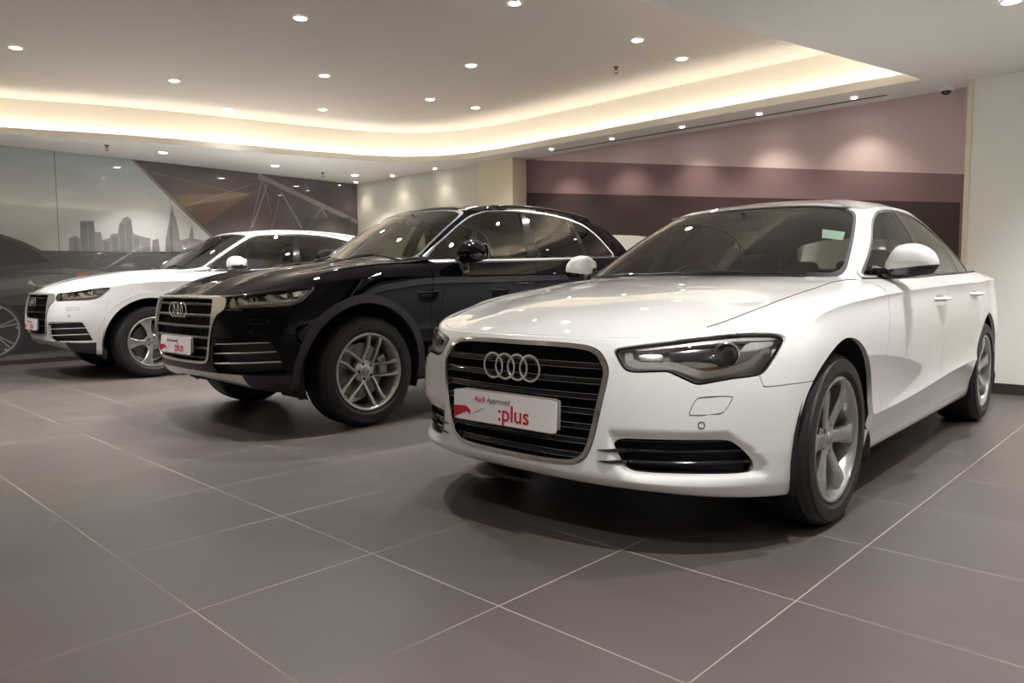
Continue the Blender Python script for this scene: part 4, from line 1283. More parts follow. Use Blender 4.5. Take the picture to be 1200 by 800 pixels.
def floor_material():
    m = bpy.data.materials.new('porcelain tiles'); m.use_nodes = True; nt = m.node_tree; N = nt.nodes; L = nt.links
    b = N['Principled BSDF']
    tc = N.new('ShaderNodeTexCoord'); sp = N.new('ShaderNodeSeparateXYZ'); L.new(tc.outputs['Object'], sp.inputs[0])
    def mth(op, x, y=None):
        n = N.new('ShaderNodeMath'); n.operation = op
        for i, v in enumerate((x, y)):
            if v is None: continue
            if isinstance(v, (int, float)): n.inputs[i].default_value = v
            else: L.new(v, n.inputs[i])
        return n.outputs[0]
    T = .6285
    ds = []; ids = []
    for ax, ph in ((0, .873), (1, .855)):
        t = mth('DIVIDE', mth('SUBTRACT', sp.outputs[ax], ph), T)
        fr = mth('FRACT', t)
        ds.append(mth('MULTIPLY', mth('MINIMUM', fr, mth('SUBTRACT', 1.0, fr)), T)); ids.append(mth('FLOOR', t))
    d = mth('MINIMUM', ds[0], ds[1])
    line = mth('LESS_THAN', d, .0021)
    cmb = N.new('ShaderNodeCombineXYZ'); L.new(ids[0], cmb.inputs[0]); L.new(ids[1], cmb.inputs[1])
    wn = N.new('ShaderNodeTexWhiteNoise'); L.new(cmb.outputs[0], wn.inputs['Vector'])
    no = N.new('ShaderNodeTexNoise'); no.inputs['Scale'].default_value = 1.6; no.inputs['Detail'].default_value = 8; no.inputs['Roughness'].default_value = .62; L.new(tc.outputs['Object'], no.inputs['Vector'])
    n2 = N.new('ShaderNodeTexNoise'); n2.inputs['Scale'].default_value = 60; n2.inputs['Detail'].default_value = 3; L.new(tc.outputs['Object'], n2.inputs['Vector'])
    f = mth('ADD', mth('MULTIPLY', no.outputs['Fac'], .5), mth('ADD', mth('MULTIPLY', wn.outputs['Value'], .16), mth('MULTIPLY', n2.outputs['Fac'], .12)))
    cr = N.new('ShaderNodeValToRGB'); L.new(f, cr.inputs[0])
    cr.color_ramp.elements[0].position = .2; cr.color_ramp.elements[0].color = (.074, .061, .056, 1)
    cr.color_ramp.elements[1].position = .62; cr.color_ramp.elements[1].color = (.100, .083, .076, 1)
    # the grout is pale where worn clean, dark elsewhere
    n3 = N.new('ShaderNodeTexNoise'); n3.inputs['Scale'].default_value = 1.1; L.new(tc.outputs['Object'], n3.inputs['Vector'])
    gr = N.new('ShaderNodeValToRGB'); L.new(n3.outputs['Fac'], gr.inputs[0])
    gr.color_ramp.elements[0].position = .35; gr.color_ramp.elements[0].color = (.14, .12, .105, 1)
    gr.color_ramp.elements[1].position = .6; gr.color_ramp.elements[1].color = (.32, .29, .26, 1)
    mx = N.new('ShaderNodeMix'); mx.data_type = 'RGBA'; L.new(line, mx.inputs[0]); L.new(cr.outputs[0], mx.inputs[6]); L.new(gr.outputs[0], mx.inputs[7])
    L.new(mx.outputs[2], b.inputs['Base Color'])
    rr = mth('ADD', mth('MULTIPLY', no.outputs['Fac'], .14), .30)
    L.new(mth('MAXIMUM', rr, mth('MULTIPLY', line, .7)), b.inputs['Roughness'])
    b.inputs['Specular IOR Level'].default_value = .45
    bp = N.new('ShaderNodeBump'); bp.inputs['Strength'].default_value = .25; bp.inputs['Distance'].default_value = .0015
    L.new(mth('SUBTRACT', mth('MULTIPLY', n2.outputs['Fac'], .3), line), bp.inputs['Height']); L.new(bp.outputs[0], b.inputs['Normal'])
    return m

def wall_paint(name, col, rough=.7):
    return mat(name, col, rough, bump=(220, .08))

def sky_print():
    """the printed sky of the mural: cool at the top, pale towards the horizon"""
    m = bpy.data.materials.new('printed sky'); m.use_nodes = True; nt = m.node_tree; N = nt.nodes; L = nt.links
    b = N['Principled BSDF']
    tc = N.new('ShaderNodeTexCoord'); sp = N.new('ShaderNodeSeparateXYZ'); L.new(tc.outputs['Object'], sp.inputs[0])
    mr = N.new('ShaderNodeMapRange'); mr.inputs[1].default_value = 1.3; mr.inputs[2].default_value = 2.65; L.new(sp.outputs[2], mr.inputs[0])
    no = N.new('ShaderNodeTexNoise'); no.inputs['Scale'].default_value = .8; L.new(tc.outputs['Object'], no.inputs['Vector'])
    ad = N.new('ShaderNodeMath'); ad.operation = 'MULTIPLY_ADD'; L.new(no.outputs['Fac'], ad.inputs[0]); ad.inputs[1].default_value = .3; L.new(mr.outputs[0], ad.inputs[2])
    cr = N.new('ShaderNodeValToRGB'); L.new(ad.outputs[0], cr.inputs[0])
    e = cr.color_ramp.elements
    e[0].position = .15; e[0].color = (.42, .405, .39, 1)
    e[1].position = 1.15 if False else 1.0; e[1].color = (.39, .44, .45, 1)
    k = cr.color_ramp.elements.new(.55); k.color = (.52, .51, .48, 1)
    L.new(cr.outputs[0], b.inputs['Base Color']); b.inputs['Roughness'].default_value = .5
    b.inputs['Coat Weight'].default_value = 1; b.inputs['Coat Roughness'].default_value = .015; b.inputs['Coat IOR'].default_value = 1.6
    return m

def lamp_glow(name, col, s):
    m = bpy.data.materials.new(name); m.use_nodes = True; nt = m.node_tree
    b = nt.nodes['Principled BSDF']; b.inputs['Base Color'].default_value = (.8, .8, .8, 1)
    b.inputs['Emission Color'].default_value = (*col, 1); b.inputs['Emission Strength'].default_value = s
    return m

COVE = [(7.01, 1.88), (6.994, 2.441), (6.976, 3.673), (7.0, 5.307), (7.005, 6.50), (6.99, 7.10), (6.90, 7.60), (6.70, 8.02), (6.38, 8.35), (5.95, 8.58), (5.185, 8.83), (4.4, 9.02), (3.675, 9.23), (2.9, 9.52), (2.117, 9.88), (1.2, 10.05), (-.5, 10.1), (-3.4, 10.1), (-3.4, 4.35), (0, 3.53), (3.84, 2.62)]
def cove_outline():
    P = [np.array(p) for p in COVE]
    # smooth the long curved stretch, keep the sharp corner at the start
    c = spl(np.array(P[:18]), samples(np.array(P[:18]), .15, lo=2, hi=60), fit=.9)
    return [tuple(p) for p in c] + [tuple(p) for p in P[18:]]

def offset_poly(P, d):
    """push a closed outline outwards by d"""
    P = [np.array(p, float) for p in P]; n = len(P); out = []
    area = sum(P[i][0] * P[(i + 1) % n][1] - P[(i + 1) % n][0] * P[i][1] for i in range(n))
    s = 1 if area > 0 else -1
    for i in range(n):
        a = P[i] - P[i - 1]; b = P[(i + 1) % n] - P[i]
        a = a / max(np.linalg.norm(a), 1e-9); b = b / max(np.linalg.norm(b), 1e-9)
        na = np.array([a[1], -a[0]]) * s; nb = np.array([b[1], -b[0]]) * s
        m = na + nb; m /= max(np.linalg.norm(m), 1e-9)
        out.append(tuple(P[i] + m * d / max(.4, m @ na)))
    return out

def wallstrip(P, z0, z1):
    n = len(P); V = [(p[0], p[1], z) for p in P for z in (z0, z1)]
    F = [(2 * i, 2 * ((i + 1) % n), 2 * ((i + 1) % n) + 1, 2 * i + 1) for i in range(n)]
    return V, F

def fill_with_hole(outer, hole, z):
    import bmesh
    from mathutils.geometry import tessellate_polygon
    from mathutils import Vector
    loops = [[Vector((p[0], p[1], 0)) for p in outer], [Vector((p[0], p[1], 0)) for p in hole]]
    tri = tessellate_polygon(loops)
    V = [(p[0], p[1], z) for p in outer] + [(p[0], p[1], z) for p in hole]
    return V, [tuple(t) for t in tri]

def spot_lamp(name, parent, power, size, blend, col, radius=.035, loc=(0, 0, -.012), rot=(0, 0, 0)):
    l = bpy.data.lights.new(name, 'SPOT'); l.energy = power; l.spot_size = math.radians(size); l.spot_blend = blend; l.color = col; l.shadow_soft_size = radius
    o = bpy.data.objects.new(name, l); COL.objects.link(o); o.parent = parent; o.location = loc; o.rotation_euler = rot
    return o

def build_room():
    fl = bpy.data.objects.new('floor', None)
    V, F = box(A0 - .3, A1 + .5, B0 - .3, B1 + .4, -.06, 0)
    me = rawmesh('floor', [(v[0] , v[1], v[2]) for v in V], F, smooth=False)
    fl = new_obj('floor', me, floor_material()); fl.rotation_euler = (0, 0, math.radians(46.54)); fl['kind'] = 'structure'
    wp = wall_paint('warm white wall paint', (.66, .64, .56))
    wpil = wall_paint('pillar paint', (.74, .68, .53))
    wr = wall_paint('white wall paint', (.84, .83, .78))
    dark = wall_paint('dark maroon wall', (.046, .025, .024))
    purple = wall_paint('lavender wall', (.56, .44, .44))
    purple2 = wall_paint('mauve wall', (.215, .135, .140))
    ceil = wall_paint('ceiling paint', (.74, .71, .68))
    ceil2 = wall_paint('raised ceiling paint', (.68, .62, .57))
    lipm = wall_paint('cove lip paint', (.80, .775, .70))
    skm = wall_paint('dark skirting', (.045, .036, .032), .4)
    H = Z1 + .12
    # walls
    struct('wall_mural', box(A0, A1 + .3, B1, B1 + .15, 0, H), wp)
    struct('wall_back', box(A0, A1 + .3, B0 - .15, B0, 0, H), wr)
    struct('wall_left', box(A0 - .15, A0, B0, B1, 0, H), wp)
    struct('wall_right', box(A1, A1 + .15, B0, B1, 0, H), wp)
    struct('wall_right_far', box(7.36, A1 - .001, 7.60, B1, 0, Z0), wp)
    struct('wall_right_near', box(7.32, A1 - .001, B0, 1.60, 0, Z0), wr)
    struct('wall_pillar', box(7.28, A1 - .001, 6.93, 7.60, 0, Z0), wpil)
    # the painted recess: five fields on one wall face
    X = 7.555
    fields = [(purple, [(1.60, 1.885), (6.93, 2.645), (6.93, Z0), (1.60, Z0)]),
              (purple2, [(1.60, 1.637), (6.93, 2.20), (6.93, 2.645), (1.60, 1.885)]),
              (dark, [(1.69, 1.03), (5.136, 1.527), (6.93, 1.66), (6.93, 2.20), (1.69, 1.65)]),
              (purple2, [(1.60, 1.02), (1.69, 1.03), (1.69, 1.65), (1.60, 1.637)]),
              (wr, [(1.60, 0), (6.93, 0), (6.93, 1.66), (5.136, 1.527), (1.60, 1.02)])]
    V, F, mi = [], [], []
    for k, (m_, P) in enumerate(fields):
        n = len(V); V += [(X, b_, z_) for b_, z_ in P]; F.append(tuple(range(n, n + len(P)))); mi.append(k)
    V += [(A1, 1.60, 0), (A1, 6.93, 0), (A1, 6.93, Z0), (A1, 1.60, Z0)]
    me = rawmesh('wall_recess', V, F, smooth=False, mats=mi)
    o = new_obj('wall_recess', me, [f[0] for f in fields]); o.rotation_euler = (0, 0, TH); o['kind'] = 'structure'
    struct('trim_1', box(7.30, 7.345, 1.572, 1.612, 0, Z0), wpil)
    struct('baseboard_right', box(7.300, 7.3195, B0, 1.565, 0, .09), skm)
    struct('baseboard_recess', box(7.535, 7.554, 1.62, 6.92, 0, .09), skm)
    struct('baseboard_far', box(7.342, 7.3595, 7.61, B1 - .03, 0, .09), skm)
    struct('baseboard_mural', box(A0 + .02, 7.33, B1 - .035, B1 - .001, 0, .055), skm)
    # ceiling: soffit with the shaped opening, lip, cove wall, raised ceiling
    P = cove_outline()
    out = [(A0, B0), (A1, B0), (A1, B1), (A0, B1)]
    sof = merge(fill_with_hole(out, P, Z0), fill_with_hole(out, P, Z0 + .02))
    sof = solid('ceiling', sof, ceil, None, smooth=False, recalc=False); sof.rotation_euler = (0, 0, TH); sof['kind'] = 'structure'
    lo = offset_poly(P, .018)
    lip = merge(wallstrip(P, Z0, Z0 + .075), wallstrip(lo, Z0 + .02, Z0 + .075))
    n = len(P); top = [(p[0], p[1], Z0 + .075) for p in P] + [(p[0], p[1], Z0 + .075) for p in lo]
    lip = merge(lip, (top, [(i, (i + 1) % n, n + (i + 1) % n, n + i) for i in range(n)]))
    struct('trim_cove_lip', lip, lipm, smooth=False)
    CW = offset_poly(P, .17)
    struct('trim_cove_wall', wallstrip(CW, Z0 + .02, Z1 + .01), lipm, smooth=False)
    big = offset_poly(P, .30)
    struct('ceiling_raised', ([(p[0], p[1], z) for z in (Z1, Z1 + .1) for p in big], [tuple(range(len(big))), tuple(range(len(big), 2 * len(big)))]), ceil2, smooth=False)
    # led strip lying on the ledge behind the lip
    sa = offset_poly(P, .075); sb = offset_poly(P, .10)
    V = [(p[0], p[1], Z0 + .034) for p in sa] + [(p[0], p[1], Z0 + .034) for p in sb] + [(p[0], p[1], Z0 + .0225) for p in sa] + [(p[0], p[1], Z0 + .0225) for p in sb]
    F = []
    for i in range(n):
        j = (i + 1) % n
        F += [(i, j, n + j, n + i), (2 * n + i, i + 0, j, 2 * n + j), (n + i, n + j, 3 * n + j, 3 * n + i)]
    led = solid('cove_light', place((V, F)), lamp_glow('cove led glow', (1.0, .92, .77), LED_S), None, smooth=False)
    tag(led, 'warm light strip hidden behind the lip of the raised ceiling cove', 'light')
    # dark strip painting the shade of the groove beside the wall washers
    g = struct('trim_slot', box(7.325, 7.365, 2.27, 6.28, Z0 - .0015, Z0 + .004), mat('slot shadow gap', (.05, .045, .045), .7))
    # ---- lamps
    glow = lamp_glow('lamp glow', (1.0, .93, .80), 28)
    rimm = mat('lamp trim white', (.8, .8, .78), .4)
    def downlight(a_, b_, z, r, power, label, group, proto=None, size=112, dim=1.0):
        root = empty('downlight', ab(a_, b_, z)); tag(root, label, 'downlight', group)
        if proto:
            for ch in proto.children:
                c = ch.copy(); COL.objects.link(c); c.parent = root
                if c.type == 'LIGHT' and dim < 1: c.data = ch.data.copy(); c.data.energy = power * dim
        else:
            solid('lamp_trim', lathe([(r, -.001), (r, -.006), (r + .006, -.009), (r + .018, -.004), (r + .018, -.0005)], 32, axis='z'), rimm, root, angle=40)
            solid('lamp_face', lathe([(0, -.004), (r + .001, -.004), (r + .001, -.001), (0, -.001)], 32, axis='z'), glow, root, angle=40)
            spot_lamp('lamp_beam', root, power, size, .8, (1.0, .975, .95))
        return root
    up = [(3.233, 5.411, 'on the raised ceiling, top middle of the view'), (1.837, 7.871, 'on the raised ceiling, furthest to the left'),
          (3.259, 7.956, 'on the raised ceiling over the bonnet of the far white car'), (4.254, 6.691, 'on the raised ceiling, second in the row above the black car'),
          (5.069, 5.376, 'on the raised ceiling, above the pillar, higher than the close pair'), (4.225, 8.777, 'on the raised ceiling, lowest left one, near the cove'),
          (5.033, 7.971, 'on the raised ceiling, lowest of the row above the black car'), (5.637, 6.671, 'on the raised ceiling, left of the close pair over the pillar'),
          (6.286, 6.599, 'on the raised ceiling, right of the close pair over the pillar'), (5.583, 3.791, 'on the raised ceiling, left of the pair above the near white saloon'),
          (6.333, 3.794, 'on the raised ceiling, right of the pair above the near white saloon'), (4.204, 3.97, 'on the raised ceiling, cut by the top edge of the view')]
    proto = None
    for a_, b_, lab in up:
        r = downlight(a_, b_, Z1, .045, DL_P, 'round recessed downlight ' + lab, 'downlights of the raised ceiling', proto, dim=.04 if b_ > 8.5 else (.6 if a_ > 6 else 1.0))
        if proto is None: proto = r
    for a_, b_ in ((1.9, 5.6), (.6, 6.2), (2.6, 4.2), (.4, 8.6), (-1.2, 7.6), (-1.0, 5.2), (-2.6, 8.8)):
        downlight(a_, b_, Z1, .045, DL_P, 'round recessed downlight of the raised ceiling outside the view', 'downlights of the raised ceiling', proto)
    p2 = None
    for a_, b_, lab in ((3.845, 9.819, 'on the lower ceiling along the mural, leftmost of three'), (5.383, 9.79, 'on the lower ceiling along the mural, middle of three'),
                        (6.711, 9.763, 'on the lower ceiling along the mural, rightmost of three'), (5.452, .99, 'on the lower ceiling at the top right corner of the view')):
        r = downlight(a_, b_, Z0, .050, DL_P * .8, 'round recessed downlight ' + lab, 'downlights of the lower ceiling', p2)
        if p2 is None: p2 = r
    for a_, b_ in ((3.6, .4), (1.8, .6), (0.2, .8), (-1.6, 1.2), (5.2, -1.2), (3.2, -1.6), (1.2, -1.5), (-.9, -1.2), (4.2, -3.2), (1.8, -3.3), (-.8, -3.2), (6.45, .15), (6.2, -2.2)):  # unseen downlights added for lighting, one to brighten the near right wall
        downlight(a_, b_, Z0, .050, DL_P * .8, 'round recessed downlight added to the lower ceiling outside the view', 'downlights of the lower ceiling', p2)
    p3 = None
    small = [(7.19, 6.162, 'fifth and furthest along the purple wall'), (7.195, 5.233, 'fourth along the purple wall'), (7.20, 4.303, 'middle of the five along the purple wall'), (7.215, 3.428, 'second along the purple wall'), (7.22, 2.512, 'nearest, by the tip of the cove'),
             (7.158, 8.387, 'nearest along the beige wall, left of the pillar'), (7.154, 9.396, 'middle one along the beige wall'), (7.158, 10.393, 'beside the corner of mural and beige wall')]
    for k, (a_, b_, lab) in enumerate(small):
        root = empty('wall_washer', ab(a_, b_, Z0)); tag(root, 'small spotlight in the lower ceiling, ' + lab, 'spotlight', 'small spotlights along the right wall')
        if p3:
            for ch in p3.children:
                c = ch.copy(); COL.objects.link(c); c.parent = root
                if c.type == 'LIGHT' and k >= 5: c.data = ch.data.copy(); c.data.energy = WASH_P * .30
        else:
            solid('lamp_trim', lathe([(.024, -.001), (.024, -.010), (.032, -.008), (.034, -.0005)], 24, axis='z'), rimm, root, angle=40)
            solid('lamp_face', lathe([(0, -.008), (.025, -.008), (.025, -.001), (0, -.001)], 24, axis='z'), lamp_glow('spot glow', (1, .95, .85), 45), root, angle=40)
            d = ab(1, 0)
            o = spot_lamp('lamp_beam', root, WASH_P, 100, 1.0, (1.0, .90, .76), .03, loc=(0, 0, -.045))
            from mathutils import Vector
            dirv = Vector((d[0] * .10, d[1] * .10, -1)); o.rotation_euler = dirv.to_track_quat('-Z', 'Y').to_euler()
            p3 = root
    # sprinklers, camera
    sp = None
    for a_, b_, z, lab in ((6.116, 4.401, Z1, 'upright brass sprinkler head under the raised ceiling'), (3.174, 9.789, Z0, 'small sprinkler head on the lower ceiling at the left, above the printed skyline'), (6.211, 9.882, Z0, 'small sprinkler head on the lower ceiling in front of the brown part of the mural')):
        root = empty('sprinkler', ab(a_, b_, z)); tag(root, lab, 'sprinkler', 'fire sprinklers')
        if sp:
            for ch in sp.children:
                c = ch.copy(); COL.objects.link(c); c.parent = root
        else:
            bm_ = mat('sprinkler metal', (.16, .12, .08), .4, metal=.9)
            solid('escutcheon', lathe([(0, 0), (.028, 0), (.028, -.006), (.012, -.012), (.012, -.03), (0, -.03)], 24, axis='z'), bm_, root, angle=40)
            solid('deflector', merge(lathe([(0, -.062), (.020, -.060), (.020, -.064), (0, -.066)], 16, axis='z'), tube([(.006, 0, -.028), (.017, 0, -.042), (.008, 0, -.062)], .003, 6), tube([(-.006, 0, -.028), (-.017, 0, -.042), (-.008, 0, -.062)], .003, 6)), bm_, root, angle=50)
            sp = root
    cr = empty('security_camera', ab(7.40, 1.80, Z0)); tag(cr, 'small white dome security camera on the ceiling by the right end of the purple wall', 'security camera')
    solid('housing', lathe([(0, 0), (.062, 0), (.064, -.012), (.060, -.034), (.046, -.042), (0, -.042)], 40, axis='z'), mat('camera white', (.88, .87, .85), .4), cr, angle=40)
    solid('dome', sellip((0, 0, -.042), (.042, .042, .034), (1, 1), 32, 16), mat('camera dome', (.01, .01, .01), .05, coat=1), cr, angle=80)
    for a_, b_ in ((4.738, 1.963), (6.074, 1.839)):
        pass
    build_mural()

def build_mural():
    Y = B1 - .012; ZT = Z0 - .003
    m = {}
    def pm(n, c):
        x = mat('print ' + n, c, .5, coat=1, coat_r=.015); x.node_tree.nodes['Principled BSDF'].inputs['Coat IOR'].default_value = 1.6; m[n] = x; return x
    m['sky'] = sky_print()
    pm('canopy', (.075, .050, .048)); pm('orange', (.135, .082, .055)); pm('plum', (.058, .042, .048)); pm('beam', (.20, .17, .165)); pm('tower', (.15, .145, .138)); pm('tower2', (.20, .193, .185))
    pm('ground', (.070, .068, .064)); pm('body', (.075, .070, .068)); pm('bodyhi', (.125, .12, .115)); pm('win', (.04, .037, .038)); pm('dark', (.030, .024, .026)); pm('rim', (.25, .235, .225)); pm('road', (.13, .115, .11)); pm('red', (.22, .10, .07)); pm('seam', (.05, .048, .045)); pm('pale', (.40, .39, .37))
    names = list(m); V, F, mi = [], [], []; layer = [0]
    def add(P, n, lift=None):
        d = Y - .0012 * (layer[0] if lift is None else lift)
        k = len(V); V.extend([(a_, d, z_) for a_, z_ in P]); F.append(tuple(range(k, k + len(P)))); mi.append(names.index(n))
    def line(p, q, w, n):
        p = np.array(p); q = np.array(q); t = q - p; t /= np.linalg.norm(t); s = np.array([-t[1], t[0]]) * w / 2
        add([tuple(p - s), tuple(q - s), tuple(q + s), tuple(p + s)], n)
    L, Rr = A0 + .02, 7.345
    add([(L, .056), (Rr, .056), (Rr, ZT), (L, ZT)], 'sky')
    layer[0] = 1
    add([(L, .056), (Rr, .056), (Rr, 1.05), (4.7, 1.44), (2.71, 1.40), (L, 1.36)], 'ground')
    add([(2.943, 1.40), (2.95, 1.562), (3.026, 1.605), (3.079, 1.567), (3.09, 1.792), (3.251, 1.802), (3.26, 1.657), (3.329, 1.66), (3.343, 1.557), (3.422, 1.581), (3.464, 1.646), (3.535, 1.649), (3.557, 1.777), (3.612, 1.856), (3.665, 1.881), (3.712, 1.849), (3.729, 1.658), (3.826, 1.627), (3.95, 1.602), (3.952, 1.40)], 'tower2')
    add([(3.96, 1.40), (3.974, 1.581), (4.056, 1.602), (4.071, 1.40)], 'tower')
    add([(4.136, 1.40), (4.155, 1.61), (4.203, 1.812), (4.235, 1.95), (4.262, 2.10), (4.28, 1.95), (4.302, 1.90), (4.329, 1.774), (4.348, 1.596), (4.475, 1.623), (4.529, 1.83), (4.548, 1.626), (4.704, 1.6), (4.746, 1.40)], 'tower2')
    layer[0] = 2
    random.seed(4)
    for a0, a1, z in ((3.09, 3.17, 1.79), (3.18, 3.25, 1.80), (3.56, 3.62, 1.80), (3.64, 3.71, 1.84), (3.0, 3.05, 1.56), (3.36, 3.42, 1.56), (3.74, 3.80, 1.61), (4.16, 4.20, 1.60), (4.40, 4.45, 1.58), (3.46, 3.53, 1.63), (4.21, 4.25, 1.80), (3.83, 3.93, 1.56)):
        add([(a0, 1.405), (a1, 1.405), (a1, z - .02), (a0, z - .02)], 'tower')
    add([(3.739, ZT), (4.24, 2.165), (4.758, 1.681), (5.472, 1.008), (Rr, .95), (Rr, ZT)], 'plum')
    layer[0] = 3
    add([(3.739, ZT), (4.24, 2.165), (4.758, 1.681), (5.2, 1.45), (5.76, 2.0), (5.55, ZT)], 'canopy')
    layer[0] = 4
    add([(4.30, 2.22), (5.467, 2.361), (4.715, 1.83), (4.50, 1.93)], 'orange')
    line((3.76, ZT), (5.0, 1.48), .025, 'beam' if False else 'tower2')
    layer[0] = 5
    for p, q, w in (((5.56, 2.615), (7.345, 2.01), .075), ((5.707, 2.503), (5.438, 1.831), .022), ((5.934, 2.401), (6.274, 1.864), .022), ((6.651, 2.204), (6.882, 1.826), .022), ((5.558, 2.609), (5.688, 2.428), .012), ((5.632, 2.616), (5.76, 2.044), .012), ((5.62, 2.57), (5.35, 1.6), .012), ((6.65, 2.2), (6.3, 1.75), .012), ((5.9, 2.3), (5.75, 1.8), .008), ((4.0, 2.5), (5.4, 2.3), .008), ((4.4, 2.05), (5.5, 2.5), .008)):
        line(p, q, w, 'beam')
    add([(6.324, 2.003), (7.203, 2.09), (7.196, 1.841), (6.317, 1.8)], 'dark')
    # the printed dark car at the left
    layer[0] = 3
    add([(.2, 1.35), (.9, 1.62), (1.7, 1.66), (2.214, 1.587), (2.43, 1.513), (2.652, 1.395), (2.881, 1.228), (3.225, 1.2), (3.64, 1.102), (3.853, .963), (3.80, .78), (3.75, .40), (3.3, .30), (.2, .30)], 'body')
    layer[0] = 4
    add([(.9, 1.30), (1.2, 1.56), (1.75, 1.60), (2.213, 1.548), (2.402, 1.476), (2.60, 1.37), (2.74, 1.262), (2.195, 1.197)], 'win')
    add([(2.3, 1.14), (2.9, 1.185), (3.25, 1.165), (3.55, 1.10), (2.9, 1.12)], 'bodyhi')
    add([(2.12, .90), (2.6, 1.0), (3.0, .93), (3.5, .92), (3.0, .86), (2.5, .88), (2.12, .82)], 'bodyhi')
    add([(1.0, .735), (2.9, .725), (3.7, .70), (3.7, .16), (1.0, .12)], 'dark')
    layer[0] = 5
    add([(2.467, .99), (2.50, 1.035), (2.56, .965), (2.75, .985), (2.72, 1.0), (2.86, .97), (2.60, .945)], 'pale')
    add([(3.023, 1.14), (3.152, 1.13), (3.148, 1.06), (3.019, 1.055)], 'red')
    def ring(c, r0, r1, n, k=48):
        for i in range(k):
            a_, b_ = 2 * PI * i / k, 2 * PI * (i + 1) / k
            add([(c[0] + r0 * math.cos(a_), c[1] + r0 * math.sin(a_)), (c[0] + r1 * math.cos(a_), c[1] + r1 * math.sin(a_)), (c[0] + r1 * math.cos(b_), c[1] + r1 * math.sin(b_)), (c[0] + r0 * math.cos(b_), c[1] + r0 * math.sin(b_))], n)
    c = (2.04, .43)
    ring(c, .0, .36, 'win'); layer[0] = 6; ring(c, .305, .325, 'rim')
    for k in range(6):
        a_ = .33 + k * PI / 3
        for d in (-.10, .10):
            line((c[0] + .06 * math.cos(a_), c[1] + .06 * math.sin(a_)), (c[0] + .31 * math.cos(a_ + d), c[1] + .31 * math.sin(a_ + d)), .016, 'rim')
        add([(c[0] + .31 * math.cos(a_ - .35), c[1] + .31 * math.sin(a_ - .35)), (c[0] + .27 * math.cos(a_ - .27), c[1] + .27 * math.sin(a_ - .27)), (c[0] + .31 * math.cos(a_ - .16), c[1] + .31 * math.sin(a_ - .16))], 'rim')
    layer[0] = 4
    add([(L, .056), (Rr, .056), (Rr, .11), (L, .11)], 'road')
    layer[0] = 7
    for s in (.15, 1.49, 2.831, 4.226, 5.40, 6.75):
        add([(s, .056), (s + .006, .056), (s + .006, ZT), (s, ZT)], 'seam')
    me = rawmesh('wall_mural_print', V, F, smooth=False, mats=mi)
    o = new_obj('mural_print', me, [m[n] for n in names]); o.rotation_euler = (0, 0, TH)
    # turn every face towards the room
    import bmesh
    bm = bmesh.new(); bm.from_mesh(me)
    from mathutils import Vector
    d = Vector((0, -1, 0))
    for f in bm.faces:
        f.normal_update()
        if f.normal.dot(d) < 0: f.normal_flip()
    bm.to_mesh(me); bm.free()
    tag(o, 'large glossy wall mural of a hazy skyline, a grey printed car and brown steel beams', 'mural')
# ------------------------------------------------------------------ settings of the light
LED_S, DL_P, WASH_P, EXPO = 9.5, 147.0, 15.0, 1.07

SALOON.update(track=.897, tail_x=-3.8, belly=.20, cabin=0, hdr=(-1.2, 1.375))
SUV.update(track=.918, tail_x=-3.6, belly=.25, cabin=.13, hdr=(-1.23, 1.58))
FEAT_A.update(baytop=.64, slats=[.66, .607, .553, .50, .446, .393, .34], slat_h=.010, upz=(.31, .72), ring_z=.637, ring=(.0525, .0617, .0105),
    plate=(-.012, .4775, .52, .118), fog_bars=[(.376, .0065, 'gloss', True), (.336, .0065, 'gloss', True), (.412, .004, 'gloss', False)], fog_slope=.02, wheel_ang=.05,
    lamp_bits=[('lamp_chamber', 'lampdark', [(.59, .730), (.70, .750), (.775, .758), (.785, .72), (.755, .672), (.70, .676), (.64, .694), (.585, .698)], -.028, .004), ('light_guide', 'drl', [(.450, .712), (.460, .672), (.498, .659), (.60, .664), (.665, .640), (.69, .628), (.75, .641), (.80, .662), (.834, .73), (.822, .732), (.79, .685), (.745, .664), (.695, .654), (.67, .662), (.612, .686), (.51, .682), (.485, .690), (.478, .714)], -.009, .012),
               ('lamp_bezel', 'lampgrey', [(.47, .729), (.65, .757), (.76, .768), (.835, .765), (.835, .755), (.76, .757), (.65, .745), (.48, .720)], -.012, .03),
               ('reflector', 'lampsilver', [(.49, .714), (.57, .724), (.575, .692), (.505, .688)], -.03, .006),
               ('side_reflector', 'lampgrey', [(.775, .752), (.835, .75), (.830, .73), (.795, .692), (.765, .675)], -.014, .02),
               ('indicator', 'amber', [(.665, .665), (.74, .672), (.745, .66), (.70, .652)], -.02, .006),
               ('lamp_shelf', 'lampgrey', [(.60, .682), (.66, .672), (.70, .660), (.74, .668), (.72, .682), (.66, .690)], -.024, .006)],
    projector=[(.742, .712, .035, -.020)], washer=[(.662, .516), (.678, .563), (.692, .571), (.765, .572), (.765, .560), (.75, .523), (.737, .512), (.665, .507)], sensor=(.695, .476))
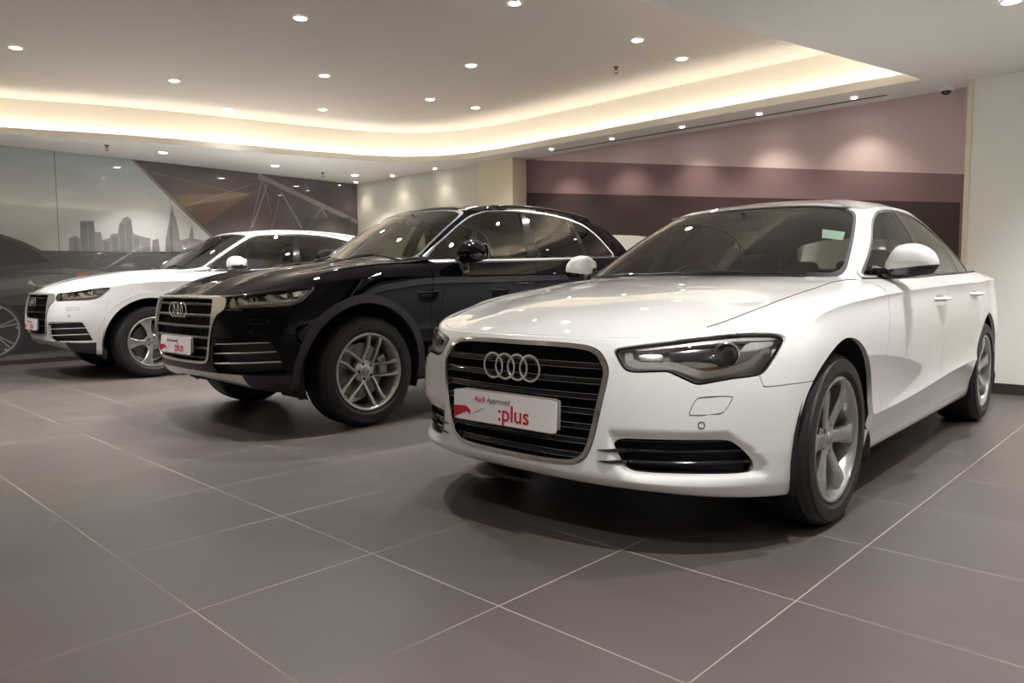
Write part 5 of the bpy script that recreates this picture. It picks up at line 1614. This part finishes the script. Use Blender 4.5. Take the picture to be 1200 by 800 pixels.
FEAT_Q.update(baytop=.80, slats=[.832, .760, .688, .618, .552, .49], slat_h=.0075, upz=(.475, .86), ring_z=.792, ring=(.0515, .0605, .0115),
    plate=(.025, .562, .49, .112), fog_bars=[(.590, .004, 'trimline', False), (.530, .003, 'trimline', False), (.466, .004, 'trimline', False)], fog_slope=.045, wheel_ang=math.radians(34),
    lamp_bits=[('lamp_chamber', 'lampdark', [(.655, .878), (.74, .885), (.765, .855), (.66, .850)], -.026, .004), ('lamp_chamber', 'lampdark', [(.80, .893), (.85, .900), (.868, .870), (.815, .862)], -.026, .004), ('light_guide', 'drl', [(.60, .872), (.632, .874), (.655, .848), (.775, .853), (.785, .834), (.64, .827)], -.009, .012),
               ('outer_light_guide', 'drl', [(.745, .888), (.778, .893), (.808, .860), (.866, .870), (.868, .852), (.795, .837), (.785, .845)], -.009, .012),
               ('lamp_bezel', 'lampgrey', [(.562, .872), (.585, .873), (.612, .822), (.568, .812)], -.008, .01),
               ('reflector', 'lampsilver', [(.80, .898), (.862, .92), (.872, .885), (.825, .872)], -.022, .006),
               ('lamp_floor', 'lampsilver', [(.575, .812), (.72, .817), (.80, .820), (.86, .835), (.86, .826), (.80, .813), (.65, .806)], -.012, .006)],
    projector=[(.70, .866, .014, -.018), (.835, .884, .015, -.018)], washer=[(.696, .728), (.70, .738), (.78, .742), (.79, .73), (.783, .716), (.705, .712)], sensor=(.72, .66))

def saloon_extras(car, S):
    for s in (1, -1):
        door_mirror(car, .835, 1.052, .962, 1.122, -.875, -.74, s, 'white', .38)
        pull_handle(car, -1.46, .922, .858, s, 'white'); pull_handle(car, -2.34, .924, .872, s, 'white')
    # sticker inside the windscreen, upper corner
    q = [np.array(p) for p in ((-.975, .50, 1.218), (-1.005, .598, 1.203), (-.94, .615, 1.162), (-.895, .52, 1.175))]
    B = S['band'].V; out = []
    for p in q:
        v = B[np.argmin((B[:, 1] - p[1]) ** 2 + (B[:, 2] - p[2]) ** 2 + 10 * (B[:, 0] > 0) + 10 * (B[:, 0] < -1.4))]
        out.append(v[:3] - v[3:6] * .006 + 0 * p)
    # use the local glass plane
    c = sum(out) / 4
    V = [tuple(p) for p in out]
    solid('permit_sticker', (V, [(0, 1, 2, 3)]), M['sticker'], car, smooth=False)

def suv_extras(car, S, paint, rail):
    for s in (1, -1):
        door_mirror(car, .885, 1.10, 1.105, 1.275, -.975, -.775, s, paint, .38, stalk=True)
        pull_handle(car, -1.50, .925, .952, s, paint, .19); pull_handle(car, -2.34, .925, .972, s, paint, .19)
        t = S['top']; t = t[(t[:, 0] < -1.45) & (t[:, 0] > -2.75)][::4]
        P = [(p[0], s * (p[1] - .03), p[2] + .036) for p in t]
        P = [(P[0][0] + .07, P[0][1], P[0][2] - .036)] + P + [(P[-1][0] - .07, P[-1][1], P[-1][2] - .036)]
        rl = solid('roof_rail', tube(P, .013, 8), M[rail], car, angle=60)
        for k in (3, len(P) // 2, len(P) - 4):
            p = P[k]; solid('rail_foot', sellip((p[0], p[1], p[2] - .02), (.05, .012, .028), (.5, .5)), M[rail], rl, angle=60)

random.seed(1)
make_materials()
make_camera()
_pose = {'A': (0.59641342, 3.42667868, math.radians(-132.07)), 'B': (-1.60990915, 5.53349379, math.radians(-134.198)), 'C': (-4.372, 8.31, -2.363)}
PARTS = globals().get('ONLY', 'ABC')
if 'A' in PARTS:
    carA, SA, FA, _, _ = build_car(_pose['A'], SALOON, FEAT_A, 'saloon', 'saloon_car', 'white four-door saloon in the right foreground with a large dark grille and white plate', 'car', 'white', 'six', M['rimdark'], (M['darkleather'], M['greylining']),
        dict(dlo='silverpaint', frame='chrome', slat='gloss'))
    saloon_extras(carA, SA)
if 'B' in PARTS:
    carB, SB, FB, _, _ = build_car(_pose['B'], SUV, FEAT_Q, 'suv', 'sport_utility_car', 'glossy black sport utility car in the middle, between the two white cars', 'car', 'black', 'twin', M['rim'], (M['leather'], M['leather']),
        dict(dlo='trimline', frame='satin', slat='slatgrey', arch='clad', lower='clad', skid='satin'))
    suv_extras(carB, SB, 'black', 'gloss')
if 'C' in PARTS:
    FEAT_C = dict(FEAT_Q); FEAT_C['wheel_ang'] = 0.0
    carC, SC, FC, _, _ = build_car(_pose['C'], SUV, FEAT_C, 'suv', 'sport_utility_car', 'white sport utility car furthest left, behind the black one, before the mural', 'car', 'white', 'five', M['rim'], (M['darkleather'], M['greylining']),
        dict(dlo='gloss', frame='silverpaint', slat='gloss', arch='white', lower='plastic', skid='silverpaint'))
    suv_extras(carC, SC, 'white', 'white')
build_room()

sc = bpy.context.scene
w = bpy.data.worlds.new('world'); sc.world = w; w.use_nodes = True
w.node_tree.nodes['Background'].inputs[0].default_value = (.5, .5, .55, 1); w.node_tree.nodes['Background'].inputs[1].default_value = .15
sc.view_settings.view_transform = 'Standard'; sc.view_settings.look = 'None'; sc.view_settings.gamma = 1; sc.view_settings.exposure = EXPO; sc.view_settings.use_curve_mapping = False
sc.cycles.max_bounces = 10; sc.cycles.diffuse_bounces = 5; sc.cycles.glossy_bounces = 5; sc.cycles.transparent_max_bounces = 16
sc.cycles.sample_clamp_indirect = 6
